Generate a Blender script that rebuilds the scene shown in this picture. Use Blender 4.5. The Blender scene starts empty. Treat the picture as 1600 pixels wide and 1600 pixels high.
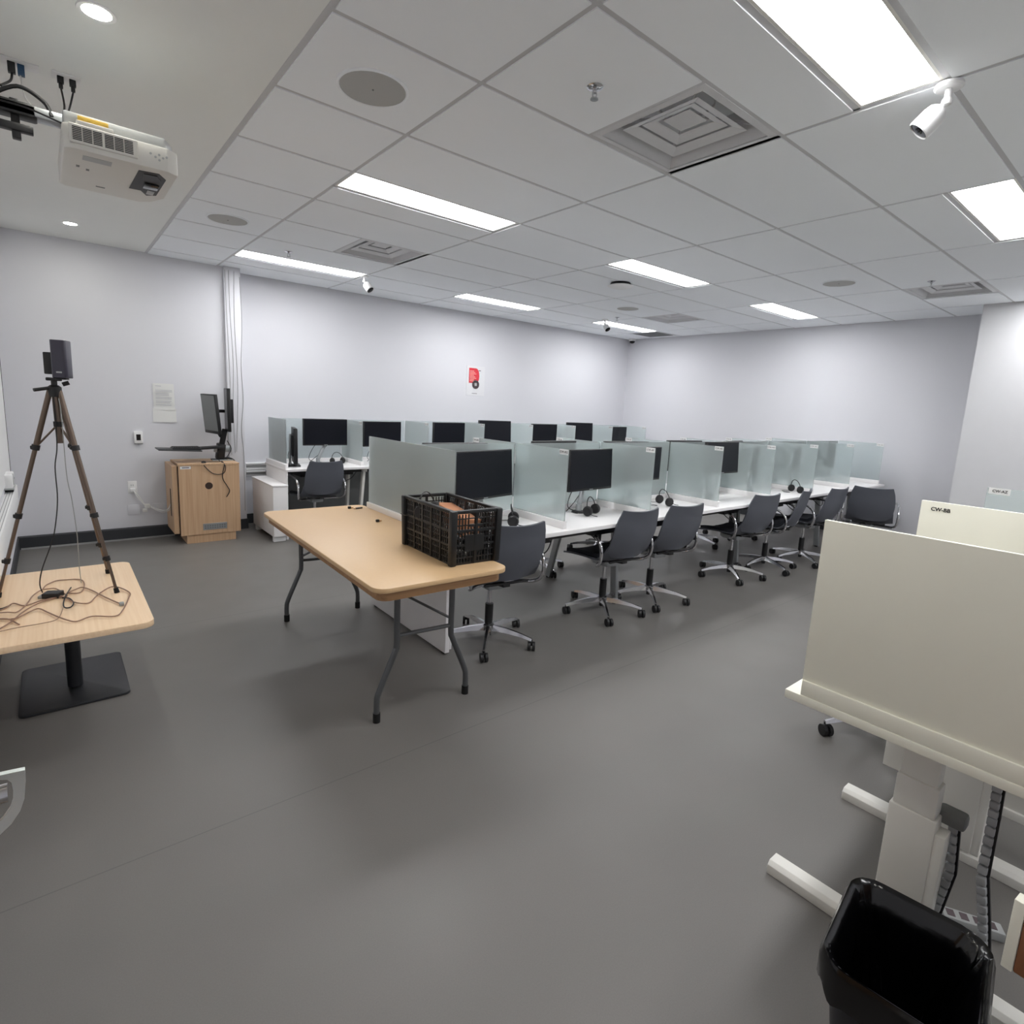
import bpy, bmesh, math, random
from mathutils import Vector, Matrix
random.seed(4)
PI = math.pi
SC = bpy.context.scene
C = SC.collection
V = Vector

# ------------------------------------------------------------------ camera
F_PX, YAW, PITCH, ROLL = 874.5, 0.6886, -0.1623, 0.0488
cd = bpy.data.cameras.new('camera'); cam = bpy.data.objects.new('camera', cd); C.objects.link(cam)
fw = V((math.cos(PITCH)*math.sin(YAW), math.cos(PITCH)*math.cos(YAW), math.sin(PITCH)))
r0 = V((math.cos(YAW), -math.sin(YAW), 0)); u0 = r0.cross(fw)
rr = math.cos(ROLL)*r0 + math.sin(ROLL)*u0; uu = -math.sin(ROLL)*r0 + math.cos(ROLL)*u0
M = Matrix((rr, uu, -fw)).transposed().to_4x4(); M.translation = V((0, 0, 1.496))
cam.matrix_world = M
cd.sensor_width = 36; cd.sensor_fit = 'HORIZONTAL'; cd.lens = F_PX/1600*36
cd.shift_x = 2/1600; cd.shift_y = -25.3/1600; cd.clip_start = 0.02; cd.clip_end = 60
SC.camera = cam
# ------------------------------------------------------------------ world, exposure
w = bpy.data.worlds.new('world'); SC.world = w; w.use_nodes = True
w.node_tree.nodes['Background'].inputs[0].default_value = (0.8, 0.85, 0.9, 1)
w.node_tree.nodes['Background'].inputs[1].default_value = 0.05
vs = SC.view_settings
vs.view_transform = 'Standard'; vs.look = 'None'; vs.gamma = 1; vs.use_curve_mapping = False
vs.exposure = 1.12
PANEL_E = 13.0       # ceiling light panels
DOWN_E = 100.0        # small round downlights
SC.cycles.max_bounces = 10; SC.cycles.diffuse_bounces = 5; SC.cycles.transmission_bounces = 8
SC.cycles.glossy_bounces = 4
SC.cycles.use_denoising = True
SC.cycles.sample_clamp_indirect = 6

# ------------------------------------------------------------------ materials
def lin(c):
    return tuple(((x/255)/12.92 if x/255 <= .04045 else ((x/255+.055)/1.055)**2.4) for x in c)
def mat(name, col, rough=.5, metal=0, spec=.5, noise=0, nscale=8, bump=0, bscale=200, coat=0, emis=0):
    m = bpy.data.materials.new(name); m.use_nodes = True
    nt = m.node_tree; b = nt.nodes['Principled BSDF']
    c = lin(col) + (1,)
    b.inputs['Base Color'].default_value = c
    b.inputs['Roughness'].default_value = rough
    b.inputs['Metallic'].default_value = metal
    b.inputs['Specular IOR Level'].default_value = spec
    b.inputs['Coat Weight'].default_value = coat
    if emis:
        b.inputs['Emission Color'].default_value = c; b.inputs['Emission Strength'].default_value = emis
    tc = nt.nodes.new('ShaderNodeTexCoord')
    n = nt.nodes.new('ShaderNodeTexNoise'); n.inputs['Scale'].default_value = nscale
    n.inputs['Detail'].default_value = 4
    nt.links.new(tc.outputs['Object'], n.inputs['Vector'])
    mx = nt.nodes.new('ShaderNodeMix'); mx.data_type = 'RGBA'
    k = noise if noise else .02
    mx.inputs['A'].default_value = tuple(x*(1-k) for x in c[:3]) + (1,)
    mx.inputs['B'].default_value = tuple(min(1, x*(1+k)) for x in c[:3]) + (1,)
    nt.links.new(n.outputs['Fac'], mx.inputs['Factor'])
    nt.links.new(mx.outputs['Result'], b.inputs['Base Color'])
    if bump:
        n2 = nt.nodes.new('ShaderNodeTexNoise'); n2.inputs['Scale'].default_value = bscale
        nt.links.new(tc.outputs['Object'], n2.inputs['Vector'])
        bp = nt.nodes.new('ShaderNodeBump'); bp.inputs['Strength'].default_value = bump
        bp.inputs['Distance'].default_value = .002
        nt.links.new(n2.outputs['Fac'], bp.inputs['Height'])
        nt.links.new(bp.outputs['Normal'], b.inputs['Normal'])
    return m
def wood(name, c1, c2, rough=.45, axis=2, sc=1.0):
    m = mat(name, c1, rough)
    nt = m.node_tree; b = nt.nodes['Principled BSDF']
    tc = nt.nodes.new('ShaderNodeTexCoord'); mp = nt.nodes.new('ShaderNodeMapping')
    s = [90*sc, 90*sc, 90*sc]; s[axis] = 2.2*sc
    mp.inputs['Scale'].default_value = s
    n = nt.nodes.new('ShaderNodeTexNoise'); n.inputs['Scale'].default_value = 1; n.inputs['Detail'].default_value = 6
    nt.links.new(tc.outputs['Object'], mp.inputs['Vector']); nt.links.new(mp.outputs['Vector'], n.inputs['Vector'])
    cr = nt.nodes.new('ShaderNodeValToRGB')
    cr.color_ramp.elements[0].position = .3; cr.color_ramp.elements[0].color = lin(c1)+(1,)
    cr.color_ramp.elements[1].position = .7; cr.color_ramp.elements[1].color = lin(c2)+(1,)
    nt.links.new(n.outputs['Fac'], cr.inputs['Fac'])
    nt.links.new(cr.outputs['Color'], b.inputs['Base Color'])
    return m
def emission(name, col, s):
    m = bpy.data.materials.new(name); m.use_nodes = True; nt = m.node_tree
    nt.nodes.clear(); o = nt.nodes.new('ShaderNodeOutputMaterial'); e = nt.nodes.new('ShaderNodeEmission')
    e.inputs[0].default_value = col+(1,); e.inputs[1].default_value = s
    nt.links.new(e.outputs[0], o.inputs[0]); return m
def frosted(name, rough=.25, haze=.31):
    m = bpy.data.materials.new(name); m.use_nodes = True; nt = m.node_tree; nt.nodes.clear()
    o = nt.nodes.new('ShaderNodeOutputMaterial')
    rf = nt.nodes.new('ShaderNodeBsdfRefraction'); rf.inputs['IOR'].default_value = 1.08
    rf.inputs['Roughness'].default_value = rough; rf.inputs['Color'].default_value = (.93, .97, .97, 1)
    tl = nt.nodes.new('ShaderNodeBsdfTranslucent'); tl.inputs['Color'].default_value = (.86, .92, .92, 1)
    df = nt.nodes.new('ShaderNodeBsdfDiffuse'); df.inputs['Color'].default_value = (.76, .82, .82, 1)
    gl = nt.nodes.new('ShaderNodeBsdfGlossy'); gl.inputs['Roughness'].default_value = .25
    m1 = nt.nodes.new('ShaderNodeMixShader'); m1.inputs[0].default_value = .5
    nt.links.new(tl.outputs[0], m1.inputs[1]); nt.links.new(df.outputs[0], m1.inputs[2])
    m2 = nt.nodes.new('ShaderNodeMixShader'); m2.inputs[0].default_value = haze
    nt.links.new(rf.outputs[0], m2.inputs[1]); nt.links.new(m1.outputs[0], m2.inputs[2])
    fr = nt.nodes.new('ShaderNodeFresnel'); fr.inputs[0].default_value = 1.35
    m3 = nt.nodes.new('ShaderNodeMixShader')
    nt.links.new(fr.outputs[0], m3.inputs[0]); nt.links.new(m2.outputs[0], m3.inputs[1]); nt.links.new(gl.outputs[0], m3.inputs[2])
    nt.links.new(m3.outputs[0], o.inputs[0]); return m

W_WALL = mat('wall_paint', (214, 214, 219), .75, noise=.015, nscale=2)
W_COL = mat('wall_paint_dimmed', (205, 205, 207), .75)  # same wall paint, colour darkened against the strong panel light on the column
M_CEIL = mat('ceiling_tile', (242, 245, 248), .9, noise=.015, nscale=3, bump=.12, bscale=400)
M_DRY = mat('drywall_ceiling', (236, 237, 234), .9, noise=.01)
M_GRID = mat('ceiling_grid', (198, 198, 200), .55)
M_BASE = mat('baseboard_rubber', (44, 46, 50), .6)
M_WHITE = mat('white_laminate', (236, 234, 234), .35)
M_WPANEL = mat('white_panel', (242, 240, 226), .5)
M_WMET = mat('white_metal', (232, 230, 224), .4)
M_OFFW = mat('offwhite_plastic', (214, 212, 206), .5)
M_PLATE = mat('white_plate', (232, 232, 232), .5)
M_CHROME = mat('chrome', (205, 205, 208), .16, 1)
M_ALU = mat('aluminium', (175, 178, 180), .35, 1)
M_SILV = mat('silver_paint', (165, 168, 170), .4, .6)
M_SHELL = mat('blue_grey_plastic', (84, 87, 95), .5, noise=.04, nscale=30)
M_SEAT = mat('dark_fabric', (30, 32, 40), .85, noise=.15, nscale=300)
M_BLACK = mat('black_plastic', (22, 22, 24), .45)
M_BLACKG = mat('black_gloss', (14, 14, 18), .12)
M_SCREEN = mat('monitor_screen', (15, 17, 25), .3, spec=.25)
M_CRATE = mat('crate_plastic', (17, 18, 20), .42)
M_TUBE = mat('grey_steel_tube', (104, 106, 108), .35, .7)
M_RUB = mat('rubber', (18, 18, 18), .8)
M_TABLE = mat('tan_tabletop', (208, 174, 132), .38, noise=.03, nscale=60)
M_TEDGE = mat('tan_table_edge', (196, 150, 104), .5)
M_TSKIRT = wood('tabletop_apron_wood', (150, 112, 78), (176, 136, 96), .55, 0)
M_MAPLE = wood('maple_laminate', (250, 220, 184), (240, 206, 166), .35, 1)
M_MEDGE = mat('maple_edge', (170, 124, 82), .5)
M_OAK = wood('podium_oak', (205, 172, 138), (188, 152, 118), .5, 2)
M_DARKPOD = mat('dark_gap', (52, 34, 24), .7)
M_BPOW = mat('black_powdercoat', (38, 40, 44), .42, noise=.08, nscale=300)
M_TRIP = mat('bronze_tripod_tube', (112, 98, 88), .35, .75)
M_CABT = mat('taupe_cable', (150, 118, 98), .6)
M_CABB = mat('black_cable', (20, 20, 22), .55)
M_CABW = mat('white_cable', (225, 225, 222), .5)
M_CABG = mat('grey_cable', (150, 152, 150), .5)
M_CHAIN = mat('grey_cable_chain', (165, 167, 170), .6)
M_PAPER = mat('paper', (232, 232, 232), .8)
M_TXT = mat('print_black', (28, 28, 30), .7)
M_TXTG = mat('print_grey', (188, 188, 192), .8)
M_NOTE = mat('notice_paper', (224, 224, 222), .8)
M_RED = mat('print_red', (214, 52, 66), .6)
M_PINK = mat('print_pink', (248, 190, 180), .6)
M_GREYD = mat('print_dark_grey', (92, 80, 84), .6)
M_LGREY = mat('light_grey_plastic', (170, 172, 172), .5)
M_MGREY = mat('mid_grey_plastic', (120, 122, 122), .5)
M_YEL = mat('yellow_tag', (214, 176, 74), .5)
M_BLUE = mat('blue_plug', (36, 72, 104), .45)
M_CARD = mat('cardboard', (186, 128, 92), .8)
M_LINER = mat('bin_liner', (8, 8, 10), .16, noise=.1, nscale=20, bump=1.0, bscale=18)
M_BIN = mat('bin_plastic', (26, 26, 34), .45)
M_GRILLE = mat('speaker_grille', (180, 180, 178), .8)
M_VENT = mat('vent_white', (208, 208, 210), .45)
M_VOID = mat('duct_dark', (70, 72, 78), .8)
M_GROOVE = mat('raceway_groove', (150, 150, 150), .7)
M_DOORW = mat('door_face', (150, 120, 88), .5)
M_LIGHT = emission('light_panel', (.985, .99, .998), PANEL_E)
M_DLIGHT = emission('downlight_lens', (1.0, .99, .90), DOWN_E)
M_FROST = frosted('frosted_glass')
M_PALEF = frosted('pale_frosted_glass', .3, .62)
M_CLEARISH = frosted('light_frosted_glass', .12, .15)

def floor_mat():
    m = mat('floor_vinyl', (112, 109, 106), .42, noise=.05, nscale=2.5, spec=.45)
    nt = m.node_tree; b = nt.nodes['Principled BSDF']
    tc = nt.nodes.new('ShaderNodeTexCoord'); mp = nt.nodes.new('ShaderNodeMapping')
    mp.inputs['Location'].default_value = (0, .06, 0)
    nt.links.new(tc.outputs['Object'], mp.inputs['Vector'])
    sp = nt.nodes.new('ShaderNodeSeparateXYZ'); nt.links.new(mp.outputs['Vector'], sp.inputs[0])
    # welded seams of the sheet vinyl, every 2 m
    a = nt.nodes.new('ShaderNodeMath'); a.operation = 'PINGPONG'; a.inputs[1].default_value = 1.0
    nt.links.new(sp.outputs['Y'], a.inputs[0])
    l = nt.nodes.new('ShaderNodeMath'); l.operation = 'LESS_THAN'; l.inputs[1].default_value = .0022
    nt.links.new(a.outputs[0], l.inputs[0])
    old = b.inputs['Base Color'].links[0].from_socket
    # fine speckle
    n = nt.nodes.new('ShaderNodeTexNoise'); n.inputs['Scale'].default_value = 260
    nt.links.new(tc.outputs['Object'], n.inputs['Vector'])
    mr = nt.nodes.new('ShaderNodeMapRange'); mr.inputs[3].default_value = .88; mr.inputs[4].default_value = 1.12
    nt.links.new(n.outputs['Fac'], mr.inputs[0])
    mul = nt.nodes.new('ShaderNodeVectorMath'); mul.operation = 'SCALE'
    nt.links.new(old, mul.inputs[0]); nt.links.new(mr.outputs[0], mul.inputs['Scale'])
    mx = nt.nodes.new('ShaderNodeMix'); mx.data_type = 'RGBA'
    mx.inputs['B'].default_value = lin((96, 94, 92))+(1,)
    nt.links.new(l.outputs[0], mx.inputs['Factor']); nt.links.new(mul.outputs[0], mx.inputs['A'])
    nt.links.new(mx.outputs['Result'], b.inputs['Base Color'])
    n3 = nt.nodes.new('ShaderNodeTexNoise'); n3.inputs['Scale'].default_value = 3; n3.inputs['Detail'].default_value = 5
    nt.links.new(tc.outputs['Object'], n3.inputs['Vector'])
    m2 = nt.nodes.new('ShaderNodeMapRange'); m2.inputs[3].default_value = .36; m2.inputs[4].default_value = .52
    nt.links.new(n3.outputs['Fac'], m2.inputs[0]); nt.links.new(m2.outputs[0], b.inputs['Roughness'])
    return m
M_FLOOR = floor_mat()

# ------------------------------------------------------------------ mesh helpers
class MB:
    def __init__(s): s.b = bmesh.new(); s.mats = []; s.cur = 0
    def m(s, mt):
        if mt not in s.mats: s.mats.append(mt)
        s.cur = s.mats.index(mt); return s
    def _mark(s, faces):
        for f in faces: f.material_index = s.cur
    def box(s, x0, x1, y0, y1, z0, z1, bev=0, xf=None, seg=2):
        vs_ = [s.b.verts.new((x, y, z)) for x in (x0, x1) for y in (y0, y1) for z in (z0, z1)]
        idx = [(0, 1, 3, 2), (4, 6, 7, 5), (0, 4, 5, 1), (2, 3, 7, 6), (0, 2, 6, 4), (1, 5, 7, 3)]
        fs = [s.b.faces.new([vs_[i] for i in q]) for q in idx]
        bmesh.ops.recalc_face_normals(s.b, faces=fs); s._mark(fs)
        if xf is not None: bmesh.ops.transform(s.b, matrix=xf, verts=vs_)
        if bev:
            es = list({e for f in fs for e in f.edges})
            r = bmesh.ops.bevel(s.b, geom=es, offset=bev, segments=seg, affect='EDGES', profile=.5)
            s._mark(r['faces'])
        return s
    def bar(s, a, b, wd, ht, up=(0, 0, 1), bev=0):
        a, b = V(a), V(b); d = b-a; L = d.length; z = d.normalized()
        x = V(up).cross(z)
        if x.length < 1e-4: x = V((1, 0, 0)).cross(z)
        x.normalize(); y = z.cross(x)
        mt = Matrix((x, y, z)).transposed().to_4x4(); mt.translation = a
        return s.box(-wd/2, wd/2, -ht/2, ht/2, 0, L, bev, mt)
    def ring(s, pts): return [s.b.verts.new(p) for p in pts]
    def loft(s, rings, cap=True, closed=True):
        fs = []
        for A, B in zip(rings, rings[1:]):
            n = len(A); rng = range(n) if closed else range(n-1)
            for i in rng: fs.append(s.b.faces.new((A[i], A[(i+1) % n], B[(i+1) % n], B[i])))
        if cap:
            fs.append(s.b.faces.new(list(reversed(rings[0])))); fs.append(s.b.faces.new(rings[-1]))
        s._mark(fs); return fs
    def cyl(s, a, b, r0, r1=None, n=16, cap=True):
        r1 = r0 if r1 is None else r1
        return s.tube([a, b], [r0, r1], n, sm=False)
    def tube(s, pts, r, n=8, sm=True, res=6, closed=False):
        pts = [V(p) for p in pts]
        if sm and len(pts) > 2:
            P = []; N = len(pts)
            for i in range(N-1 if not closed else N):
                p0 = pts[i-1] if (i > 0 or closed) else pts[0]; p1 = pts[i]; p2 = pts[(i+1) % N]
                p3 = pts[(i+2) % N] if (closed or i+2 < N) else pts[-1]
                for k in range(res):
                    t = k/res
                    P.append(.5*((2*p1)+(-p0+p2)*t+(2*p0-5*p1+4*p2-p3)*t*t+(-p0+3*p1-3*p2+p3)*t**3))
            if not closed: P.append(pts[-1])
            if not isinstance(r, (int, float)):
                m_ = len(P); r = [r[min(len(r)-1, int(i/m_*len(r)))] for i in range(m_)]
            pts = P
        if isinstance(r, (int, float)): r = [r]*len(pts)
        rings = []; prev = None
        for i, p in enumerate(pts):
            if closed: d = pts[(i+1) % len(pts)]-pts[i-1]
            else: d = (pts[min(i+1, len(pts)-1)]-pts[max(i-1, 0)])
            if d.length < 1e-7: d = V((0, 0, 1))
            d.normalize()
            if prev is None:
                a = d.cross(V((0, 0, 1)) if abs(d.z) < .9 else V((1, 0, 0)))
            else: a = prev-d*prev.dot(d)
            a.normalize(); prev = a; b = d.cross(a)
            rings.append(s.ring([p+(a*math.cos(2*PI*k/n)+b*math.sin(2*PI*k/n))*r[i] for k in range(n)]))
        if closed: rings.append(rings[0])
        s.loft(rings, cap=not closed); return s
    def lathe(s, prof, c=(0, 0, 0), n=24, mt=None):
        c = V(c); rings = []
        for (r, z) in prof:
            rings.append(s.ring([(mt @ V((r*math.cos(2*PI*k/n), r*math.sin(2*PI*k/n), z)) if mt else V((r*math.cos(2*PI*k/n), r*math.sin(2*PI*k/n), z)))+c for k in range(n)]))
        s.loft(rings, cap=(prof[0] != prof[-1])); return s
    def prism(s, poly, z0, z1, mt=None, bev=0):
        """poly in XY extruded z0..z1, then transformed"""
        A = s.ring([(x, y, z0) for x, y in poly]); B = s.ring([(x, y, z1) for x, y in poly])
        fs = s.loft([A, B]); bmesh.ops.recalc_face_normals(s.b, faces=fs)
        if mt is not None: bmesh.ops.transform(s.b, matrix=mt, verts=A+B)
        if bev:
            es = [e for f in fs for e in f.edges]; es = [e for e in set(es) if len(e.link_faces) == 2 and e.calc_face_angle(0) > .6]
            r = bmesh.ops.bevel(s.b, geom=es, offset=bev, segments=2, affect='EDGES', profile=.5); s._mark(r['faces'])
        return s
    def sheet(s, fn, nu, nv, th):
        g = [[V(fn(i/nu, j/nv)) for j in range(nv+1)] for i in range(nu+1)]
        def nrm(i, j):
            a = g[min(i+1, nu)][j]-g[max(i-1, 0)][j]; b = g[i][min(j+1, nv)]-g[i][max(j-1, 0)]
            return a.cross(b).normalized()
        T = [[s.b.verts.new(g[i][j]+nrm(i, j)*th/2) for j in range(nv+1)] for i in range(nu+1)]
        B = [[s.b.verts.new(g[i][j]-nrm(i, j)*th/2) for j in range(nv+1)] for i in range(nu+1)]
        fs = []
        for i in range(nu):
            for j in range(nv):
                fs.append(s.b.faces.new((T[i][j], T[i+1][j], T[i+1][j+1], T[i][j+1])))
                fs.append(s.b.faces.new((B[i][j], B[i][j+1], B[i+1][j+1], B[i+1][j])))
        for i in range(nu):
            fs.append(s.b.faces.new((T[i][0], B[i][0], B[i+1][0], T[i+1][0])))
            fs.append(s.b.faces.new((T[i][nv], T[i+1][nv], B[i+1][nv], B[i][nv])))
        for j in range(nv):
            fs.append(s.b.faces.new((T[0][j], T[0][j+1], B[0][j+1], B[0][j])))
            fs.append(s.b.faces.new((T[nu][j], B[nu][j], B[nu][j+1], T[nu][j+1])))
        bmesh.ops.recalc_face_normals(s.b, faces=fs); s._mark(fs); return s
    def build(s, name, parent=None, smooth=35, loc=None, rz=None, default=None):
        me = bpy.data.meshes.new(name)
        bmesh.ops.recalc_face_normals(s.b, faces=s.b.faces[:])
        s.b.to_mesh(me); s.b.free()
        for m_ in (s.mats or [default or M_WHITE]): me.materials.append(m_)
        if smooth:
            me.polygons.foreach_set('use_smooth', [True]*len(me.polygons))
            me.set_sharp_from_angle(angle=math.radians(smooth))
        o = bpy.data.objects.new(name, me); C.objects.link(o)
        if loc is not None: o.location = loc
        if rz is not None: o.rotation_euler = (0, 0, rz)
        if parent is not None: o.parent = parent
        return o
def B(mt=None):
    m_ = MB()
    if mt: m_.m(mt)
    return m_
def tag(o, label=None, cat=None, group=None, kind=None):
    if label: o['label'] = label
    if cat: o['category'] = cat
    if group: o['group'] = group
    if kind: o['kind'] = kind
    return o
def thing(name, label, cat, loc=(0, 0, 0), rz=0, group=None):
    o = bpy.data.objects.new(name, None); C.objects.link(o); o.location = loc; o.rotation_euler = (0, 0, rz)
    o.empty_display_size = .1
    return tag(o, label, cat, group)
KIDS = {}
def dup(root, loc=None, rz=None, label=None, group=None):
    kids = [o for o in C.objects if o.parent == root]
    r = root.copy(); C.objects.link(r)
    if loc is not None: r.location = loc
    if rz is not None: r.rotation_euler = (0, 0, rz)
    if label: r['label'] = label
    if group: r['group'] = group
    for ch in kids:
        c = ch.copy(); C.objects.link(c); c.parent = r
        for g in [o for o in C.objects if o.parent == ch]:
            d = g.copy(); C.objects.link(d); d.parent = c
    return r
def struct(mb, name, smooth=0):
    return tag(mb.build(name, smooth=smooth), kind='structure')
def rrect(x0, x1, y0, y1, r, n=6):
    P = []
    for cx, cy, a0 in ((x1-r, y1-r, 0), (x0+r, y1-r, PI/2), (x0+r, y0+r, PI), (x1-r, y0+r, 1.5*PI)):
        for k in range(n+1):
            a = a0+PI/2*k/n; P.append((cx+r*math.cos(a), cy+r*math.sin(a)))
    return P
def text_mesh(txt, size, mt, parent, mtx, name='lettering', bold=0.0):
    cu = bpy.data.curves.new('t', 'FONT'); cu.body = txt; cu.size = size; cu.align_x = 'CENTER'; cu.align_y = 'CENTER'
    cu.extrude = .0004; cu.offset = bold
    ob = bpy.data.objects.new('t', cu); C.objects.link(ob)
    dg = bpy.context.evaluated_depsgraph_get()
    me = bpy.data.meshes.new_from_object(ob.evaluated_get(dg))
    bpy.data.objects.remove(ob); me.transform(mtx)
    me.materials.clear(); me.materials.append(mt)
    o = bpy.data.objects.new(name, me); C.objects.link(o); o.parent = parent
    return o
RX90 = Matrix.Rotation(PI/2, 4, 'X')
def face_negx(c):   # text facing -x, reading direction towards -y
    m_ = Matrix(((0, 0, -1), (-1, 0, 0), (0, 1, 0))).to_4x4(); m_.translation = V(c); return m_
def face_negy(c):
    m_ = Matrix(((1, 0, 0), (0, 0, -1), (0, 1, 0))).to_4x4(); m_.translation = V(c); return m_

# ------------------------------------------------------------------ room shell
XL, XR, XC, YN, YA1, YA2, H = -.31, 8.144, 7.5, -2.9, 6.557, 6.763, 2.742
struct(B(M_FLOOR).box(XL-.15, XR+.15, YN-.15, YA2+.15, -.1, 0), 'floor')
# left wall with the doorway next to the camera
DY0, DY1, DH = .06, 1.0, 2.1
lw = B(W_WALL).box(XL-.12, XL, DY1, YA2+.12, 0, H+.1).box(XL-.12, XL, YN-.12, DY0, 0, H+.1).box(XL-.12, XL, DY0, DY1, DH, H+.1)
struct(lw, 'wall_left')
struct(B(W_WALL).box(XL, 1.60, YA1, YA2+.12, 0, H+.1).box(1.60, XR+.12, YA2, YA2+.12, 0, H+.1), 'wall_back')
struct(B(W_WALL).box(XR, XR+.12, 1.63, YA2, 0, H+.1), 'wall_right')
struct(B(W_COL).box(XC, XR+.12, YN, 1.63, 0, H+.1), 'wall_column')
struct(B(W_WALL).box(XL, XC, YN-.12, YN, 0, H+.1), 'wall_near')
struct(B(W_WALL).box(XL-1.4, XL-.12, DY0-.6, DY0-.5, 0, H).box(XL-1.4, XL-.12, DY1+.5, DY1+.6, 0, H).box(XL-1.5, XL-1.4, DY0-.6, DY1+.6, 0, H), 'wall_corridor')
struct(B(M_WPANEL).box(XL-.13, XL+.012, DY0-.05, DY0, 0, DH+.05).box(XL-.13, XL+.012, DY1, DY1+.05, 0, DH+.05).box(XL-.13, XL+.012, DY0-.05, DY1+.05, DH, DH+.05), 'door_1')
# cable chase on back wall
ch = B(W_WALL).box(1.445, 1.60, YA1-.055, YA1, .11, H, .003)
struct(ch, 'trim_1', 30)
# baseboards
bb = B(M_BASE).box(XL, 1.61, YA1-.068, YA1, 0, .11, .003).box(1.60, XR, YA2-.012, YA2, 0, .11, .003)
struct(bb, 'baseboard_back')
struct(B(M_GROOVE).box(XL+.02, .9, YA1-.082, YA1-.069, 0, .014), 'trim_2')
struct(B(M_BASE).box(XL, XL+.012, DY1+.05, YA1, 0, .11, .003), 'baseboard_left')
struct(B(M_BASE).box(XR-.012, XR, 1.63, YA2-.012, 0, .11, .003).box(XC-.012, XC, YN, 1.63, 0, .11), 'baseboard_right')
# ceiling: plain drywall strip on the left, lay-in tiles on the rest
GX = [1.3999+(i-1)*1.2192 for i in range(1, 8)]; GY = [2.005+j*.6096 for j in range(-9, 9)]
xs = [.79]+[x for x in GX if x < XR]+[XR]; ys = [YN]+[y for y in GY if YN < y < YA2]+[YA2]
lights = []
for yj in (-1.652, .786, 3.224, 5.662):
    for xi in (1.3999, 3.8383, 6.2767): lights.append((xi, yj))
vents = [(2.0095, 1.3954), (2.0095, 4.4434), (6.8863-.6096, 4.4434), (6.8863-.6096, 1.3954), (7.4, 5.70)]
def near(a, b): return abs(a-b) < .02
ce = B(M_CEIL); cl = .012; ZT_ = H-.007
for a, b in zip(xs, xs[1:]):
    for c, d in zip(ys, ys[1:]):
        li = [l for l in lights if near(l[0], a) and near(l[1], c)]
        if li:
            ce.box(a+cl, b-cl, c+.3048+cl, d-cl, ZT_, H+.05); continue
        ve = [v for v in vents[:4] if a-.01 <= v[0] < b-.1 and near(v[1], c)]
        if ve:
            vx = ve[0][0]
            if vx-a > .1: ce.box(a+cl, vx-cl, c+cl, d-cl, ZT_, H+.05)
            if b-(vx+.61) > .1: ce.box(vx+.61+cl, b-cl, c+cl, d-cl, ZT_, H+.05)
            continue
        if b-a < .05 or d-c < .05: continue
        ce.box(a+cl, b-cl, c+cl, d-cl, ZT_, H+.05)
ce.m(M_DRY).box(XL-.12, .79-cl, YN-.12, YA2+.12, H-.001, H+.1)
ce.m(M_CEIL).box(.79-cl, XR+.12, YN-.12, YA2+.12, H+.13, H+.2)
ce.m(M_DRY).box(XL-1.5, XL-.12, DY0-.6, DY1+.6, H, H+.1)
struct(ce, 'ceiling')
g = B(M_GRID)
for x in xs[:-1]: g.box(x-cl, x+cl, YN, YA2, H-.002, H+.03)
for y in ys[1:-1]: g.box(.79, XR, y-cl, y+cl, H-.0025, H+.03)
for (lx, ly) in lights: g.box(lx, min(lx+1.2192, XR), ly+.3048-cl, ly+.3048+cl, H-.002, H+.03)
for (vx, vy) in vents[:4]:
    g.box(vx-cl, vx+cl, vy, vy+.61, H-.002, H+.03); g.box(vx+.61-cl, vx+.61+cl, vy, vy+.61, H-.002, H+.03)
g.box(.79, XR, YA2-.022, YA2, H-.004, H+.03).box(XR-.022, XR, 1.63, YA2, H-.004, H+.03)
struct(g, 'trim_3')
# raceway on back wall and on the left wall
def raceway(x0, x1, y, name):
    r_ = B(M_PLATE).box(x0, x1, y-.025, y, .555, .70)
    for z in (.578, .652):
        r_.m(M_GROOVE).box(x0+.004, x1-.004, y-.027, y-.024, z-.014, z+.014)
    r_.m(M_PLATE)
    for z in (.6, .628, .69): r_.box(x0, x1, y-.04, y-.02, z-.008, z+.008, .002)
    return struct(r_, name, 30)
raceway(1.66, XR-.1, YA2, 'trim_4')
lr = B(M_PLATE).box(XL, XL+.055, 3.4, 6.0, .50, .66, .004)
for x in (.014, .030, .044): lr.m(M_GROOVE).box(XL+x-.0015, XL+x+.0015, 3.4, 6.0, .659, .6615)
struct(lr, 'trim_5', 30)

# ------------------------------------------------------------------ ceiling fixtures
POS = {(1.3999, .786): 'beside the big square air diffuser nearest the camera', (3.8383, .786): 'at the right edge of view over the near desks',
 (1.3999, 3.224): 'over the near end of the front cubicle row', (3.8383, 3.224): 'over the middle of the front cubicle row, next to the round detector', (6.2767, 3.224): 'over the far end of the front cubicle row',
 (1.3999, 5.662): 'long strip nearest the cable chase on the back wall', (3.8383, 5.662): 'over the middle of the wall-side cubicle row', (6.2767, 5.662): 'closest to the back right corner of the room'}
lf = B(M_WMET)
lf.box(0, 1.195, 0, .012, -.001, .03).box(0, 1.195, .269, .281, -.001, .03).box(0, .012, .012, .269, -.001, .03).box(1.183, 1.195, .012, .269, -.001, .03)
lp = B(M_LIGHT).box(.012, 1.183, .012, .269, .010, .018)
root = None
for (lx, ly) in lights:
    lab = 'white ceiling panel '+POS.get((lx, ly), {1.3999: 'out of view, left row', 3.8383: 'out of view, middle row', 6.2767: 'out of view, right row'}[lx]+(' behind the camera' if ly < 0 else ' near the column'))
    if root is None:
        root = thing('ceiling_light', lab, 'light', (lx+.0121, ly+.0121, H), group='ceiling light panels')
        f_ = lf.build('frame', root, 0); d_ = lp.build('diffuser', root, 0)
    else: dup(root, (lx+.0121, ly+.0121, H), label=lab)
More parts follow.
